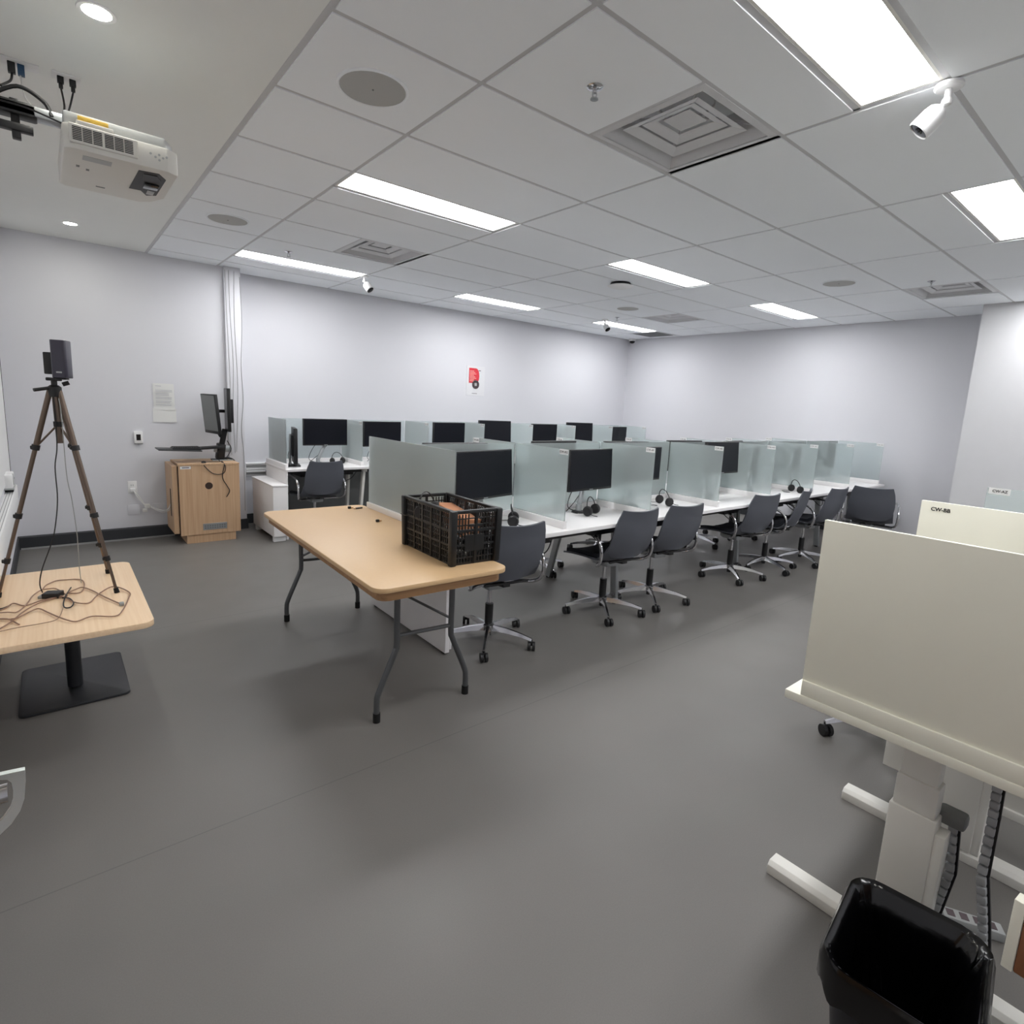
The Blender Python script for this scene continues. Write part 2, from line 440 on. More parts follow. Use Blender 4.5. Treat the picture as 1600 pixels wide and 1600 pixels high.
# downlights
def downlight(x, y, lab, root=None):
    t = thing('downlight', lab, 'light', (x, y, H-.001), group='round downlights')
    B(M_PLATE).lathe([(.043, -.003), (.056, -.004), (.058, 0), (.043, 0), (.043, -.003)], n=28).build('trim_ring', t)
    B(M_DLIGHT).lathe([(.001, -.002), (.042, -.002), (.042, -.0005), (.001, -.0005)], n=28).build('lens', t)
    return t
downlight(.207, 2.588, 'round recessed downlight above the projector near the camera', None)
downlight(.21, -.745, 'round recessed downlight behind the camera')
downlight(.21, .92, 'round recessed downlight right above the camera')
downlight(.21, 4.255, 'round recessed downlight hidden behind the projector')
downlight(.213, 5.921, 'round recessed downlight close to the back wall, left of the ceiling tiles')
# air diffusers
def vent(x, y, lab):
    t = thing('ceiling_vent', lab, 'air vent', (x+.305, y+.305, H), group='square ceiling air vents')
    s_ = .292
    b_ = B(M_VENT)
    def ring(mb, r0, z0, r1, z1):
        A = mb.ring([(r0, r0, z0), (-r0, r0, z0), (-r0, -r0, z0), (r0, -r0, z0)])
        Bq = mb.ring([(r1, r1, z1), (-r1, r1, z1), (-r1, -r1, z1), (r1, -r1, z1)])
        A2 = mb.ring([(r0-.004, r0-.004, z0+.003), (-r0+.004, r0-.004, z0+.003), (-r0+.004, -r0+.004, z0+.003), (r0-.004, -r0+.004, z0+.003)])
        B2 = mb.ring([(r1-.004, r1-.004, z1+.003), (-r1+.004, r1-.004, z1+.003), (-r1+.004, -r1+.004, z1+.003), (r1-.004, -r1+.004, z1+.003)])
        mb.loft([A, Bq, B2, A2, A], cap=False)
    ring(b_, s_, -.002, .262, -.006); ring(b_, .262, -.006, .235, .05)
    b_.build('frame', t, 0)
    h_ = B(M_VENT); ring(h_, .235, .05, .225, .17)
    for sx in (-1, 1):
        for sy in (-1, 1): h_.bar((sx*.06, sy*.06, .072), (sx*.225, sy*.225, .045), .005, .012)
    h_.m(M_VOID).box(-.24, .24, -.24, .24, .17, .185).m(M_VENT)
    h_.lathe([(.12, .12), (.125, .12), (.125, .17), (.12, .17), (.12, .12)], n=24)
    h_.build('housing', t, 0)
    for k, (r0, z0, r1, z1) in enumerate(((.196, .018, .150, .032), (.136, .038, .092, .052), (.070, .058, .045, .066))):
        q = B(M_VENT); ring(q, r0, z0, r1, z1)
        if k == 2: q.box(-.068, .068, -.068, .068, .058, .062)
        q.build('louver', t, 0)
    return t
v0 = vent(2.0095, 1.3954, 'large square air vent nearest the camera, beside the biggest light panel')
dup(v0, (2.0095+.305, 4.4434+.305, H), label='square air vent between the two long light panels on the left')
dup(v0, (6.2767+.305, 4.4434+.305, H), label='square air vent near the back right corner of the room')
dup(v0, (6.2767+.305, 1.3954+.305, H), label='square air vent at the right, before the white column wall')
t = thing('return_grille', 'flat grey return air grille in ceiling by the back right corner', 'air vent', (7.72, 5.93, H))
q = B(M_VENT).box(-.26, .26, -.26, .26, -.012, -.008, .001); q.build('frame', t)
q = B(M_MGREY)
for k in range(24): q.box(-.235, .235, -.235+k*.0196, -.228+k*.0196, -.015, -.012)
q.build('slats', t, 0)
# ceiling speakers
def cspk(x, y, lab, root=None):
    if root: return dup(root, (x, y, ZT_), label=lab)
    t = thing('ceiling_speaker', lab, 'speaker', (x, y, ZT_), group='round ceiling speakers')
    B(M_CEIL).lathe([(.132, -.001), (.132, -.006), (.137, -.008), (.143, -.004), (.143, 0), (.132, 0)], n=40).build('rim', t)
    B(M_GRILLE).lathe([(.001, -.006), (.131, -.005), (.131, -.002), (.001, -.002)], n=40).m(M_MGREY).lathe([(.001, -.009), (.004, -.009), (.004, -.006), (.001, -.006)], n=8).build('grille', t)
    return t
s0 = cspk(1.10, 2.344, 'round flush ceiling speaker nearest the camera')
cspk(1.098, 4.759, 'round flush ceiling speaker above the podium side, near drywall edge', s0)
cspk(5.683, 2.323, 'round flush ceiling speaker at the right, before the light panel and column', s0)
cspk(5.631, 4.738, 'round flush ceiling speaker farthest back, left of the far vent', s0)
# sprinklers
def sprinkler(x, y, lab, root=None):
    if root: return dup(root, (x, y, ZT_), label=lab)
    t = thing('fire_sprinkler', lab, 'sprinkler', (x, y, ZT_), group='ceiling fire sprinklers')
    B(M_CHROME).lathe([(.001, -.008), (.022, -.008), (.033, -.001), (.033, 0), (.001, 0)], n=24).build('escutcheon', t)
    B(M_CHROME).cyl((0, 0, -.008), (0, 0, -.022), .008, n=10).bar((-.011, 0, -.02), (-.009, 0, -.042), .003, .005).bar((.011, 0, -.02), (.009, 0, -.042), .003, .005).bar((-.012, 0, -.02), (.012, 0, -.02), .004, .004).build('frame', t)
    B(M_ALU).lathe([(.001, -.046), (.016, -.045), (.016, -.042), (.001, -.042)], n=12).build('deflector', t)
    return t
p0 = sprinkler(1.734, 1.711, 'chrome fire sprinkler on tile beside the big near air vent')
sprinkler(1.727, 5.366, 'chrome fire sprinkler above the long light strip at left', p0)
sprinkler(6.061, 1.711, 'chrome fire sprinkler at right beside the vent before the column', p0)
sprinkler(6.093, 5.30, 'chrome fire sprinkler near the farthest light panel', p0)
# round detector
t = thing('smoke_detector', 'round black and white ceiling detector beside the middle light panel', 'detector', (4.475, 3.881, ZT_))
B(M_BLACK).lathe([(.001, 0), (.095, 0), (.105, -.018), (.098, -.026), (.001, -.026)], n=32).build('base', t)
B(M_PLATE).lathe([(.001, -.026), (.118, -.026), (.128, -.032), (.10, -.045), (.05, -.052), (.001, -.053)], n=32).build('cover', t)
# security cameras
def bullet(x, y, rz, tilt, lab, root=None):
    if root: return dup(root, (x, y, H-.008), rz, lab)
    t = thing('security_camera', lab, 'camera', (x, y, H-.008), rz, group='white bullet security cameras')
    B(M_PLATE).lathe([(.001, 0), (.045, 0), (.047, -.010), (.040, -.016), (.001, -.016)], n=24).build('mount', t)
    B(M_PLATE).cyl((0, 0, -.015), (0, 0, -.055), .011, n=12).lathe([(.001, -.015), (.015, -.010), (.018, 0), (.015, .010), (.001, .015)], c=(0, 0, -.058), n=12).cyl((0, 0, -.058), (.025, 0, -.082), .010, n=12).build('arm', t)
    d = V((math.cos(tilt), 0, -math.sin(tilt))); a = V((.005, 0, -.085))
    a = V((.008, 0, -.072)); rot = V((0, 0, 1)).rotation_difference(d).to_matrix()
    b_ = B(M_PLATE).lathe([(.001, .008), (.024, .010), (.036, .022), (.041, .045), (.041, .098), (.038, .102), (.037, .094), (.001, .094)], c=a, n=24, mt=rot)
    bo = b_.build('housing', t)
    B(M_BLACKG).lathe([(.001, .094), (.036, .094), (.036, .098), (.016, .099), (.013, .104), (.001, .105)], c=a, n=24, mt=rot).build('lens', t)
    return t
c0 = bullet(2.645, .79, math.radians(112), math.radians(48), 'white bullet security camera hanging at the corner of the biggest near light')
bullet(2.605, 5.72, math.radians(-60), 0, 'white bullet security camera at the end of the long left light strip', c0)
bullet(6.13, 5.55, math.radians(-100), 0, 'white bullet security camera below the farthest light panel', c0)
t = thing('dome_camera', 'small white and black dome security camera in the back corner', 'camera', (8.06, 6.62, H-.008))
B(M_PLATE).lathe([(.001, 0), (.06, 0), (.062, -.03), (.052, -.038), (.001, -.038)], n=28).build('base', t)
B(M_BLACKG).lathe([(.046, -.036), (.044, -.055), (.032, -.073), (.001, -.081), (.001, -.036)], n=28).build('dome', t)

# ------------------------------------------------------------------ projector on wall arm
t = thing('projector', 'white wall-mounted projector under the drywall ceiling at upper left', 'projector', (0, 0, 0))
z0, z1 = 2.292, 2.375
poly = [(.09, 2.62), (.12, 2.60), (.40, 2.60), (.435, 2.625), (.435, 2.97), (.40, 3.06), (.36, 3.10), (.10, 3.10), (.085, 3.08)]
body = B(M_OFFW).prism(poly, z0, z1, bev=.006).build('body', t)
po2 = [(.095, 2.63), (.40, 2.635), (.43, 2.70), (.43, 2.95), (.36, 3.08), (.10, 3.08)]
B(M_LGREY).prism(po2, z1, z1+.045, bev=.008).build('top_cover', t)
gp = B(M_OFFW).box(.108, .305, 2.592, 2.61, z0+.018, z1-.004, .003)
gp.m(M_BLACK)
for gi in range(6):
    xa = .117+gi*.0288+(.004 if gi > 2 else 0)
    for k in range(8): gp.box(xa, xa+.0255, 2.5905, 2.593, z0+.027+k*.0056, z0+.0300+k*.0056)
gp.build('vent_grille', t, 0)
gp2 = B(M_OFFW).box(.13, .235, 2.598, 2.63, z1-.002, z1+.012, .002); gp2.build('filter_cover', t)
B(M_YEL).box(.135, .222, 2.608, 2.632, z1+.012, z1+.030, .002).build('warning_tag', t)
ctl = B(M_LGREY)
for bx, bz in ((.345, .05), (.360, .042), (.372, .052), (.384, .044), (.396, .050), (.372, .034)):
    ctl.lathe([(.001, -.001), (.004, -.001), (.004, .001), (.001, .001)], c=(bx, 2.599, z0+bz), n=10, mt=Matrix.Rotation(PI/2, 3, 'X'))
ctl.build('buttons', t)
lens = B(M_BLACK)
lp_ = [(.312, 2.66), (.375, 2.645), (.405, 2.70), (.402, 2.94), (.37, 2.97), (.345, 2.915), (.305, 2.92)]
lens.prism(lp_, z0-.0015, z0+.004)
lens.prism([(.33, 2.68), (.372, 2.672), (.392, 2.72), (.36, 2.77), (.335, 2.76)], z0-.004, z0-.001)
lo = lens.build('lens_recess', t, 0)
B(M_BLACKG).box(.345, .395, 2.79, 2.86, z0-.006, z0-.002, .002).build('mirror', t)
B(M_LGREY).box(.365, .39, 2.885, 2.94, z0-.004, z0-.0016, .001).build('lens_window', t)
lb = B(M_LGREY).box(.145, .23, 2.65, 2.70, z0-.0012, z0+.001)
lb.build('sticker', t, 0)
B(M_MGREY).box(.2, .23, 3.0, 3.008, z0-.0012, z0+.001).build('latch', t, 0)
for sx_, sy_ in ((.135, 2.79), (.165, 2.81)): B(M_MGREY).box(sx_-.005, sx_+.005, sy_-.01, sy_+.01, z0-.0012, z0+.001).build('screw_port', t, 0)
B(M_ALU).box(XL, .30, 2.80, 2.86, z1+.05, z1+.085, .004).box(.12, .30, 2.72, 3.0, z1+.045, z1+.052, .002).build('mounting_arm', t)
B(M_BLACK).box(XL, XL+.02, 2.70, 2.96, z1-.02, z1+.16, .003).build('wall_plate', t)
B(M_BLACK).box(-.12, .03, 2.80, 2.87, z1+.045, z1+.09, .008).box(-.045, -.02, 2.82, 2.85, z1-.03, z1+.10, .003).box(-.12, .015, 2.815, 2.845, z1-.005, z1+.02, .003).build('wall_bracket', t)
B(M_CABB).tube([(-.10, 2.85, 2.47), (-.02, 2.83, 2.52), (.05, 2.82, 2.49), (.07, 2.80, 2.44)], .007).tube([(-.08, 2.78, 2.44), (.0, 2.72, 2.42), (.10, 2.66, 2.38)], .003).build('cable', t)
t = thing('ceiling_outlet', 'white ceiling plate with a blue and a dark plug left of projector', 'outlet', (-.005, 3.20, H-.001), group='ceiling cable plates')
B(M_PLATE).box(-.06, .055, -.035, .035, -.006, 0, .002).build('plate', t)
B(M_BLUE).box(-.012, .010, -.012, .012, -.045, -.006, .002).build('plug', t)
B(M_BLACK).box(-.042, -.018, -.012, .012, -.045, -.006, .002).build('plug', t)
B(M_CABW).tube([(-.004, 0, -.045), (.0, -.06, -.12), (.01, -.2, -.20), (.05, -.37, -.30)], .0028).build('cable', t)
B(M_CABB).tube([(-.03, 0, -.045), (-.035, -.1, -.11), (-.06, -.33, -.22)], .004).build('cable', t)
t = thing('ceiling_outlet', 'white ceiling plate with two black power plugs above the projector', 'outlet', (.135, 3.19, H-.001), group='ceiling cable plates')
B(M_PLATE).box(-.045, .05, -.035, .035, -.006, 0, .002).build('plate', t)
for dx in (-.018, .022):
    B(M_BLACK).box(dx-.011, dx+.011, -.011, .011, -.03, -.006, .002).box(dx-.007, dx+.007, -.007, .007, -.05, -.03, .002).build('plug', t)
B(M_CABB).tube([(-.018, 0, -.05), (-.015, -.1, -.15), (-.035, -.34, -.29)], .0035).build('cable', t)
B(M_CABB).tube([(.022, 0, -.05), (.0, -.12, -.16), (-.03, -.35, -.30)], .0035).build('cable', t)

# ------------------------------------------------------------------ cubicle rows
ZD, GT = .735, 1.235
def monitor_base(lab, loc, rz, w_=.51, h_=.295, zc=1.06, tilt=0, foot=(0, .05), hi=ZD, style='arm', cat='monitor', group=None):
    """origin on the desk; screen faces -y in local frame"""
    t = thing('monitor', lab, cat, (loc[0], loc[1], hi), rz, group)
    R = Matrix.Translation((0, 0, zc-hi)) @ Matrix.Rotation(tilt, 4, 'X')
    B(M_BLACK).box(-w_/2, w_/2, -.012, .022, -h_/2, h_/2, .004, xf=R).box(-w_*.32, w_*.32, .02, .04, -h_*.3, h_*.3, .006, xf=R).build('casing', t)
    s_ = B(M_SCREEN).box(-w_/2+.008, w_/2-.008, -.0135, -.012, -h_/2+.016, h_/2-.008, xf=R).m(M_SILV).box(-.02, .02, -.0136, -.0121, -h_/2+.005, -h_/2+.010, xf=R)
    s_.build('screen', t, 0)
    a = B(M_SILV)
    if style == 'arm':
        a.bar((.02, .06, .30), (.0, .055, .17), .045, .018, bev=.004)
        a.bar((.0, .055, .19), (-.08, .02, .04), .035, .022, up=(0, 1, 0), bev=.004)
        a.box(-.04, .04, .03, .05, .26, .36, .003)
        a.cyl((-.08, .02, 0), (-.08, .02, .06), .022, n=14)
    else:
        a.box(-.055, .055, .045, .06, .0, .34, .006)
        a.m(M_PLATE).box(-.012, .012, .0435, .046, .09, .135, .002)
    a.build('arm', t)
    if style == 'arm':
        B(M_BLACK).lathe([(.001, 0), (.05, 0), (.05, .010), (.03, .016), (.001, .016)], c=(-.08, .02, 0), n=20).build('base', t)
    else:
        B(M_BLACK).box(-.10, .10, -.05, .09, 0, .014, .005).build('base', t)
    cb = B(M_CABB)
    cb.tube([(-.06, .03, .26), (-.13, .05, .16), (-.17, .05, .05), (-.10, .03, .012), (-.02, .06, .005)], .003)
    cb.tube([(.04, .03, .22), (-.02, .07, .12), (-.10, .06, .06), (-.16, .07, .006)], .003)
    cb.build('cable', t)
    return t
def label_on(parent, y, x, z, txt, w_=.078, h_=.034):
    """white name label stuck on the side of a divider that faces -x"""
    l = B(M_PAPER).box(x-.0016, x-.0002, y, y+w_, z-h_, z).build('name_label', parent, 0)
    text_mesh(txt, .020, M_TXT, l, face_negx((x-.0022, y+w_/2, z-h_/2)))
    return l
def glass_div(x, y0, y1, lab, txt=None, group=None, labend='near', zt=GT, rail=True, gm=None):
    t = thing('glass_divider', lab, 'divider', (x, (y0+y1)/2, ZD), group=group)
    hw = (y1-y0)/2
    B(gm or M_FROST).box(-.004, .004, -hw, hw, .045 if rail else .002, zt-ZD, .0012, seg=1).build('glass', t)
    B(M_WHITE).box(-.017, .017, -hw-.005, hw+.005, 0, .048, .002).build('base_rail', t)
    if txt:
        y = -hw if labend == 'near' else hw-.078
        label_on(t, y, -.004, zt-ZD, txt)
    return t
def screen_div(x0, x1, y, lab, group, zt=GT, gm=None):
    t = thing('glass_screen', lab, 'divider', ((x0+x1)/2, y, ZD), group=group)
    hw = (x1-x0)/2-.006
    B(gm or M_FROST).box(-hw, hw, -.004, .004, .03, zt-ZD-.004, .0012, seg=1).build('glass', t)
    B(M_WHITE).box(-hw, hw, -.016, .016, 0, .034, .002).build('base_rail', t)
    return t
ORD = ['nearest', 'second', 'third', 'fourth', 'fifth', 'sixth', 'seventh', 'farthest']
AX = [1.665, 2.465, 3.335, 4.245, 5.135, 6.035, 6.975, 7.90]
YF, YC, YB = 2.45, 2.97, 3.47
TA = [None, 'CW-AG', 'CW-AF', 'CW-AE', 'CW-AD', 'CW-AC', 'CW-AB', 'CW-AA']
TB = [None, 'CW-AH', 'CW-AI', 'CW-AJ', 'CW-AK', 'CW-AL', 'CW-AM', 'CW-AN']
glass_div(AX[0], 2.50, 3.56, 'large frosted glass end panel of the front row beside the folding table', None)
for k in range(1, 8):
    glass_div(AX[k], YF, YC-.006, 'frosted glass divider with white name label, %s along the front desk row' % (ORD[k-1] if k < 7 else 'last'), TA[k], 'front row glass dividers')
    if k < 7:
        glass_div(AX[k], YC+.006, YB, 'frosted glass divider on the rear side of the front row, %s from the near end' % ORD[k-1], TB[k], 'rear side glass dividers', 'far')
for k in range(7):
    screen_div(AX[k]+.006, AX[k+1]-.004, YC, 'long frosted glass back screen behind the %s station of the front row' % ORD[k], 'front row back screens')
# bench desks
def bench(x0, x1, yf, yb, legs, lab, group, double=True, endpanel=None, mid=None):
    t = thing('bench_desk', lab, 'desk', (0, 0, 0), group=group)
    if double:
        B(M_WHITE).box(x0, x1, yf, mid-.004, ZD-.027, ZD, .003).build('worktop', t)
        B(M_WHITE).box(x0, x1, mid+.004, yb, ZD-.027, ZD, .003).build('worktop', t)
        trays = [(yf+.10, yf+.36), (yb-.36, yb-.10)]
    else:
        B(M_WHITE).box(x0, x1, yf, yb, ZD-.027, ZD, .003).build('worktop', t)
        trays = [(yf+.14, yb-.2)]
    for a, b in trays:
        q = B(M_BLACK).box(x0+.10, x1-.10, a, b, ZD-.075, ZD-.028, .004)
        q.box(x0+.2, x0+.45, a+.02, b-.04, ZD-.11, ZD-.07, .006)
        xx = x0+.55
        while xx < x1-.3:
            q.box(xx, xx+.24, a+.03, b-.03, ZD-.105, ZD-.07, .006)
            q.tube([(xx, a+.05, ZD-.09), (xx+.08, a, ZD-.16), (xx+.2, a+.02, ZD-.15), (xx+.3, a+.08, ZD-.08)], .004)
            xx += .62
        q.build('cable_tray', t)
    for lx in legs:
        for (ya, yt) in ((yf+.30, yf+.36), (yb-.10, yb-.28)) if double else ((yf+.26, yf+.14), (yb-.1, yb-.16)):
            B(M_SILV if double else M_WMET).bar((lx, ya, .012), (lx, yt, ZD-.03), .03, .055, up=(0, 1, 0), bev=.003).m(M_BLACK).cyl((lx, ya, 0), (lx, ya, .014), .018, n=12).build('leg', t)
        B(M_SILV if double else M_WMET).box(lx-.025, lx+.025, yf+.1, yb-.1, ZD-.07, ZD-.03, .002).build('crossbeam', t)
    if endpanel:
        ex, ya, yb_ = endpanel
        B(M_WHITE).box(ex, ex+.03, ya, yb_, .012, ZD-.028, .002).box(ex+.03, ex+.045, ya, ya+.03, .03, ZD-.028, .001).m(M_BLACK).box(ex+.006, ex+.024, ya+.02, ya+.05, 0, .012).box(ex+.006, ex+.024, yb_-.05, yb_-.02, 0, .012).build('end_panel', t)
    return t
bench(1.645, 3.333, 2.40, 3.56, [3.32], 'white double-sided bench desk at the near end, beside the folding table', 'front row bench desks', mid=YC, endpanel=(1.725, 2.64, 3.62))
bench(3.337, 5.133, 2.40, 3.56, [5.12], 'white double-sided bench desk, second section of the front row', 'front row bench desks', mid=YC)
bench(5.137, 6.973, 2.40, 3.56, [6.96], 'white double-sided bench desk, third section of the front row', 'front row bench desks', mid=YC)
bench(6.977, 7.98, 2.40, 3.56, [7.9], 'white double-sided bench desk, last short section by the right wall', 'front row bench desks', mid=YC)
# wall-side row
CX_ = [1.835, 2.66, 3.50, 4.335, 5.17, 6.01, 6.84, 7.68]
YF2, YB2 = 5.87, 6.45
TC = [None, 'CW-AP', 'CW-AQ', 'CW-AR', 'CW-AS', 'CW-AT', 'CW-AU', 'CW-AV']
glass_div(CX_[0], YF2, YB2, 'frosted glass end panel of the wall-side row, nearest the podium', zt=1.232, gm=M_PALEF)
for k in range(1, 8):
    glass_div(CX_[k], YF2, YB2-.006, 'frosted glass divider with white name label, %s along the wall-side row' % (ORD[k-1] if k < 7 else 'last'), TC[k], 'wall-side glass dividers', zt=1.225, gm=M_PALEF)
for k in range(7):
    screen_div(CX_[k]+.006, CX_[k+1]-.004, YB2+.004, 'clear-looking frosted back screen behind the %s station of the wall-side row' % ORD[k], 'wall-side back screens', zt=1.225, gm=M_CLEARISH)
sec = [(1.80, 3.498, [2.70]), (3.502, 5.168, [4.3]), (5.172, 6.838, [6.0]), (6.842, 7.98, [7.7])]
for i, (a, b, lg) in enumerate(sec):
    bench(a, b, 5.78, 6.50, lg, 'white wall-side bench desk, %s section counted from the podium' % ORD[i].replace('nearest', 'first'), 'wall-side bench desks', double=False)
t = thing('power_cabinet', 'low white cabinet box standing at the end of the wall-side row', 'cabinet', (0, 0, 0))
B(M_WHITE).box(1.655, 1.795, 5.72, 6.46, .06, .57, .003).build('body', t)
B(M_WHITE).box(1.648, 1.80, 5.71, 6.47, .57, .585, .002).build('top', t)
for y in (5.76, 6.38): B(M_PLATE).box(1.665, 1.785, y, y+.05, 0, .06, .004).build('foot', t)
t = tag(B(M_WHITE).box(1.803, 1.826, 5.80, 6.47, .0, ZD+.045, .002).build('row_end_panel'), 'tall white end panel closing the wall-side row by the low cabinet', 'panel')
t = tag(B(M_MGREY).box(1.85, 7.95, 6.64, 6.665, .0, .62, .002).build('modesty_panel'), 'long grey modesty board under the wall-side desks', 'panel')

# monitors, front row (front stations)
def D(a): return math.radians(a)
monitor_base('wide black monitor on grey stand behind the crate, nearest front station', (2.11, 2.84), D(12), .54, .31, 1.045, D(-4), style='stand', group='front row monitors')
monitor_base('black monitor on silver arm at second front station, above a headset', (3.04, 2.79), D(4), .49, .30, 1.05, D(-3), group='front row monitors')
monitor_base('black monitor blurred behind second divider, only its right edge showing', (3.645, 2.78), D(3), .45, .27, 1.075, group='front row monitors')
monitor_base('black monitor at fourth front station, half seen beside its divider', (4.745, 2.745), D(-2), .50, .29, 1.105, D(-4), group='front row monitors')
monitor_base('black monitor blurred behind the fourth front row divider', (5.47, 2.79), D(28), .44, .29, 1.06, group='front row monitors')
monitor_base('black monitor blurred behind the fifth front row divider', (6.37, 2.79), D(28), .44, .29, 1.06, group='front row monitors')
monitor_base('black monitor blurred behind the sixth front row divider', (7.27, 2.79), D(28), .44, .29, 1.08, group='front row monitors')
# rear side of front row: face +y
for i, (x, y, a, z) in enumerate(((2.06, 3.11, 180, 1.082), (2.98, 3.14, 186, 1.09), (3.84, 3.14, 172, 1.082), (4.70, 3.14, 176, 1.088), (5.60, 3.15, 190, 1.08))):
    monitor_base('black monitor facing the back wall, top edge just above the %s back screen' % ORD[i], (x, y), D(a), .50, .29, z, D(-4), group='rear side monitors')
# wall row
wm = [(2.37, 6.20, 0, 'fully visible first wall-side station above the grey chair'), (3.05, 6.17, 4, 'second wall-side station, partly behind the large glass end panel'),
      (3.99, 6.17, 4, 'third wall-side station'), (4.70, 6.12, -8, 'fourth wall-side station, slightly tilted'), (5.66, 6.17, 0, 'fifth wall-side station'),
      (6.36, 6.12, -8, 'sixth wall-side station, slightly tilted'), (7.33, 6.17, 8, 'seventh wall-side station nearest the back corner')]
for i, (x, y, a, d) in enumerate(wm):
    monitor_base('black monitor at the '+d, (x, y), D(a), .50, .295, [1.085, 1.07, 1.075, 1.115, 1.08, 1.115, 1.06][i], D(-4 if i in (3, 5) else 0), group='wall-side monitors')
# sideways thin monitor at first wall-side station
monitor_base('thin black monitor seen edge-on against the wall-side end glass', (1.985, 6.06), D(76), .40, .37, .955, 0, style='stand', group='wall-side monitors')

# headsets
def headset(x, y, rz, lab, z=ZD, root=None):
    if root: return dup(root, (x, y, z), rz, lab)
    t = thing('headset', lab, 'headset', (x, y, z), rz, group='black headsets on the desks')
    B(M_BLACK).tube([(.075*math.cos(a), -.01+.02*math.sin(a), .045+.085*math.sin(a)) for a in [PI*k/8 for k in range(9)]], .0035, n=8).build('headband', t)
    for s_ in (-1, 1):
        mt = Matrix.Rotation(PI/2, 3, 'Y')
        B(M_BLACK).lathe([(.001, -.014), (.030, -.014), (.036, -.006), (.036, .008), (.030, .014), (.001, .014)], c=(s_*.07, -.01, .037), n=20, mt=mt).m(M_LGREY).lathe([(.016, .0145), (.020, .0145), (.020, .016), (.016, .016), (.016, .0145)], c=(s_*.07, -.01, .037), n=20, mt=mt).build('ear_cup', t)
    B(M_BLACK).tube([(-.07, -.01, .03), (-.10, -.05, .02), (-.08, -.09, .012)], .003).tube([(.07, -.01, .01), (.11, .05, .004), (.05, .10, .004), (-.04, .08, .004), (-.02, .14, .004)], .002).build('cord', t)
    return t
h0 = headset(2.24, 2.70, D(50), 'black headset lying behind the nearest chair, beside the crate')
headset(2.97, 2.70, D(20), 'black headset lying in front of the silver monitor arm', root=h0)
headset(3.87, 2.72, D(70), 'black headset at the third front station beside its divider', root=h0)
headset(4.36, 2.62, D(30), 'black headset half hidden behind the third front row divider', root=h0)
headset(5.93, 2.58, D(60), 'black headset sticking up behind the narrow edge-on chair', root=h0)
headset(2.47, 6.12, D(15), 'black headset on the first wall-side desk behind the chair', root=h0)

